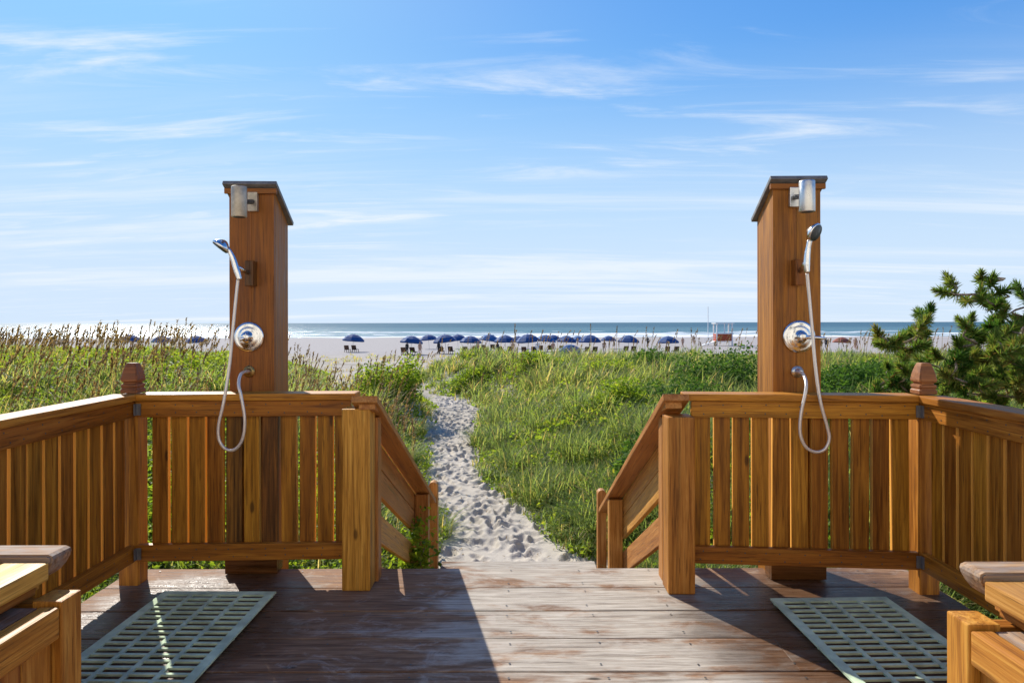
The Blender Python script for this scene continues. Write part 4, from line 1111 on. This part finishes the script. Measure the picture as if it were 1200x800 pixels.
def lounger(loc, rz, label, group):
    root = empty('beach_lounger', loc, label, 'lounger', group, rz); T = WM[root.name]
    def bd(name, a, b_, w_, t, mat, up=(0, 0, 1)):
        board(name, root, T @ Vector(a), T @ Vector(b_), w_, t, mat, up=T.to_3x3() @ Vector(up), bev=0)
    bd('seat', (0, -0.25, 0.34), (0, 0.95, 0.34), 0.60, 0.06, LOUNGE, (1, 0, 0))
    bd('backrest', (0, -0.25, 0.36), (0, -0.62, 0.92), 0.60, 0.06, LOUNGE, (1, 0, 0))
    for sx_ in (-1, 1):
        bd('leg', (sx_ * 0.27, 0.85, 0), (sx_ * 0.27, 0.85, 0.32), 0.06, 0.06, LOUNGE, (0, 1, 0))
        bd('leg', (sx_ * 0.27, -0.3, 0), (sx_ * 0.27, -0.3, 0.32), 0.06, 0.06, LOUNGE, (0, 1, 0))
UM = [(783, 80, NAVY), (736, 81, NAVY), (691, 79, NAVY), (663, 82, NAVY), (638, 86, BLUE), (620, 79, NAVY), (592, 80, NAVY), (572, 88, BLUE), (551, 79, NAVY), (523, 80, NAVY), (481, 78, NAVY), (413, 86, NAVY), (231, 86, NAVY), (190, 88, BLUE), (152, 87, NAVY)]
ORD = ['first', 'second', 'third', 'fourth', 'fifth', 'sixth', 'seventh', 'eighth', 'ninth', 'tenth', 'eleventh', 'twelfth']
ru = random.Random(9)
for k, (px, d, mat) in enumerate(UM):
    cname = 'navy' if mat is NAVY else 'lighter blue'
    if k < 12:
        lb = f'{cname} beach umbrella, {ORD[k]} from the lifeguard stand counting toward the sea oats'
    else:
        lb = f'{cname} beach umbrella past the shaded tower, {["nearest to the tower", "middle of three", "farthest along the sea oats"][k - 12]}'
    b_ = umbrella(px, d, lb, mat, R(ru.uniform(-8, 8)), ru.uniform(0, 1), ru.uniform(1.10, 1.28))
    if k < 12:
        for s, nm in ((-1, 'left'), (1, 'right')):
            x = b_.x + s * 0.55 + ru.uniform(-0.12, 0.12); y = d - 0.9 + ru.uniform(-0.2, 0.2)
            lounger(gnd(x, y), ru.uniform(-0.12, 0.12), f'{nm} one of the dark loungers under the {ORD[k]} umbrella from the lifeguard stand', 'loungers under the umbrellas')
for px, d, lb in ((503, 97, 'small navy umbrella nearer the water, behind the tenth and eleventh umbrellas'), (537, 98, 'small navy umbrella nearer the water, left of the ninth umbrella'), (607, 97, 'small navy umbrella nearer the water, between the sixth and seventh umbrellas'),
                  (649, 99, 'small navy umbrella nearer the water, behind the blue shade tent'), (676, 98, 'small navy umbrella nearer the water, just right of the shade tent'), (713, 97, 'small navy umbrella nearer the water, between the second and third umbrellas')):
    umbrella(px, d, lb, NAVY if px % 2 else BLUE, R(ru.uniform(-9, 9)), ru.uniform(0, 1), ru.uniform(1.0, 1.15))
umbrella(986, 84, 'rust red beach umbrella beyond the sunlit tower, beside the pine', RUST, R(3), 0.2, 0.95)

# half-open blue shade tent
x = (668 - 600) / FPX * 76; tb = Vector(gnd(x, 76.0))
tent = empty('beach_tent', tb, 'low bright blue shade tent in front of the fourth umbrella from the lifeguard stand', 'tent')
V, F = [], []
for j in range(7):
    a = math.pi * j / 6 * 0.92
    for k in range(9):
        u_ = k / 8 * 2 - 1
        V.append((tb.x + u_ * 1.25, tb.y + math.cos(a) * 0.85, tb.z + 1.18 * math.sin(a) ** 0.8 * (1 - 0.45 * u_ * u_) if a < math.pi else tb.z))
for j in range(6):
    for k in range(8): F.append((j * 9 + k, j * 9 + k + 1, (j + 1) * 9 + k + 1, (j + 1) * 9 + k))
tm = mesh('canopy', V, F); link('canopy', tm, BLUE, tent)
tent.children[0].modifiers.new('thick', 'SOLIDIFY').thickness = 0.02
for s in (-1, 1):
    link('pole', tube_mesh([(tb.x + s * 1.22, tb.y + 0.8, tb.z), (tb.x + s * 1.22, tb.y, tb.z + 0.66), (tb.x + s * 1.22, tb.y - 0.8, tb.z)], 0.015, 6), WHITEP, tent)

def person(loc, label, h, top, seed, stride=0.12):
    r = random.Random(seed)
    J = {'pel': (0, 0, .53), 'che': (0, 0, .72), 'nec': (0, 0, .83), 'hea': (0, -0.01, .90), 'cro': (0, 0, .985),
         'hl': (.055, 0, .50), 'kl': (.06, -stride * .5, .28), 'al': (.06, stride * .6, .03), 'tl': (.06, stride * .6 - .07, .012), 'hr': (-.055, 0, .50), 'kr': (-.06, stride * .2, .28), 'ar': (-.06, stride * .8 - .2, .03), 'tr': (-.06, stride * .8 - .27, .012),
         'sl': (.11, 0, .80), 'el': (.14, .02, .63), 'wl': (.14, -.05, .50), 'fl': (.14, -.07, .44), 'sr': (-.11, 0, .80), 'er': (-.14, .02, .63), 'wr': (-.14, -.05, .50), 'fr': (-.14, -.07, .44)}
    rad = {'pel': .085, 'che': .09, 'nec': .035, 'hea': .058, 'cro': .035, 'hl': .06, 'kl': .042, 'al': .026, 'tl': .02, 'hr': .06, 'kr': .042, 'ar': .026, 'tr': .02, 'sl': .04, 'el': .03, 'wl': .022, 'fl': .018, 'sr': .04, 'er': .03, 'wr': .022, 'fr': .018}
    E = [('pel', 'che'), ('che', 'nec'), ('nec', 'hea'), ('hea', 'cro'), ('pel', 'hl'), ('hl', 'kl'), ('kl', 'al'), ('al', 'tl'), ('pel', 'hr'), ('hr', 'kr'), ('kr', 'ar'), ('ar', 'tr'), ('che', 'sl'), ('sl', 'el'), ('el', 'wl'), ('wl', 'fl'), ('che', 'sr'), ('sr', 'er'), ('er', 'wr'), ('wr', 'fr')]
    names = list(J); me = bpy.data.meshes.new('body')
    me.from_pydata([tuple(c * h for c in J[n]) for n in names], [(names.index(a), names.index(b_)) for a, b_ in E], [])
    o = bpy.data.objects.new('person', me); COL.objects.link(o); place(o, None, Matrix.Translation(loc) @ Matrix.Rotation(r.uniform(-1, 1), 4, 'Z'))
    sk = o.modifiers.new('skin', 'SKIN'); 
    for n, sv in zip(names, me.skin_vertices[0].data):
        sv.radius = (rad[n] * h * 0.95, rad[n] * h * 0.8); sv.use_root = (n == 'pel')
    o.modifiers.new('smooth', 'SUBSURF').levels = 1
    o.modifiers['smooth'].render_levels = 1
    me.materials.append(top)
    tag(o, label, 'person')
person(gnd(159 / FPX * 110, 110), 'person in dark clothes standing on the beach between the first two umbrellas', 1.75, DARKCL, 1)
person(gnd(-123 / FPX * 76, 76), 'person in black standing beneath the umbrella nearest the path gap', 1.65, DARKCL, 2, 0.04)
person(gnd(213 / FPX * 125, 125), 'bare-skinned bather walking beside the lifeguard stand', 1.7, SKIN, 3, 0.2)
person(gnd(402 / FPX * 96, 96), 'bather standing on the beach near the rust red umbrella', 1.7, SKIN, 4, 0.1)

for k, (px, d, mt, lb) in enumerate(((492, 74, SKIN, 'bather standing beside the umbrella nearest the path gap'), (514, 77, DARKCL, 'person in dark clothes left of the tenth umbrella'), (560, 75, SKIN, 'bather between the eighth and ninth umbrellas'), (583, 74, DARKCL, 'person in dark clothes in front of the seventh umbrella'),
                                     (601, 76, SKIN, 'bather just right of the seventh umbrella'), (630, 77, WHITEP, 'person in white between the fifth and sixth umbrellas'), (648, 75, SKIN, 'bather beside the blue shade tent'), (708, 78, SKIN, 'bather right of the third umbrella'), (800, 100, SKIN, 'bather walking right of the first umbrella'), (1003, 90, SKIN, 'bather close to the pine tips'), (968, 92, DARKCL, 'person in dark clothes at the edge of the sunlit tower'))):
    person(gnd((px - 600) / FPX * d, d), lb, 1.68, mt, 20 + k, 0.12)
# lifeguard stand
LX, LY = (847 - 600) / FPX * 112, 112.0
lb_ = Vector(gnd(LX, LY))
st = empty('lifeguard_stand', lb_, 'white and orange lifeguard stand with a tall flagpole on the beach', 'lifeguard stand')
def lg(name, a, b_, w_, t, mat, up=(0, 0, 1)): return board(name, st, lb_ + Vector(a), lb_ + Vector(b_), w_, t, mat, up=up, bev=0)
for sx_ in (-1.3, 1.3):
    for sy_ in (-0.9, 0.9):
        lg('leg', (sx_, sy_, -0.2), (sx_, sy_, 0.75), 0.16, 0.16, WHITEP, (0, 1, 0))
        lg('roof_post', (sx_, sy_, 0.8), (sx_, sy_, 3.75), 0.17, 0.17, WHITEP, (0, 1, 0))
lg('roof_post', (0.0, -0.9, 0.8), (0.0, -0.9, 3.75), 0.13, 0.13, WHITEP, (0, 1, 0))
lg('floor', (-1.5, 0, 0.72), (1.5, 0, 0.72), 2.1, 0.10, WHITEP, (0, 1, 0))
lg('front_panel', (-1.2, -1.0, 1.40), (1.2, -1.0, 1.40), 1.2, 0.06, ORANGEP)
lg('back_panel', (-1.2, 1.0, 1.40), (1.2, 1.0, 1.40), 1.2, 0.06, ORANGEP)
lg('side_panel', (-1.4, -0.8, 1.40), (-1.4, 0.8, 1.40), 1.2, 0.06, ORANGEP)
lg('side_panel', (1.4, -0.8, 1.40), (1.4, 0.8, 1.40), 1.2, 0.06, ORANGEP)
lg('handrail', (-1.5, -1.03, 2.07), (1.5, -1.03, 2.07), 0.12, 0.12, WHITEP)
lg('roof', (-1.6, 0, 3.82), (1.6, 0, 3.82), 2.4, 0.14, WHITEP, (0, 1, 0))
lg('ramp', (-1.5, -0.2, 0.70), (-3.8, -0.2, 0.02), 1.0, 0.08, WHITEP, (0, 1, 0))
for z_ in (0.0, 0.9): lg('ramp_rail', (-1.5, -0.7, 1.7 - z_ * 0.4), (-3.4, -0.7, 1.1 - z_ * 0.4), 0.09, 0.07, WHITEP)
fp = lg('flagpole', (-2.7, -0.5, 0.0), (-2.7, -0.5, 6.7), 0.10, 0.10, WHITEP, (0, 1, 0))

# weathered dune posts
for (px, py, d, lb) in ((695, 423, 33, 'short dark dune post in the grass below the third umbrella'), (549, 430, 34, 'short dark dune post in the grass below the ninth umbrella'), (437, 455, 26, 'short dark dune post at the sandy gap beside the path')):
    p = at(px, py, d); g = gnd(p.x, d)
    o = board('dune_post', None, (p.x, d, g[2] - 0.3), (p.x, d, p.z + 0.4), 0.14, 0.14, W_WET, up=(0, 1, 0), bev=0.01)
    tag(o, lb, 'post', 'short posts in the dunes')
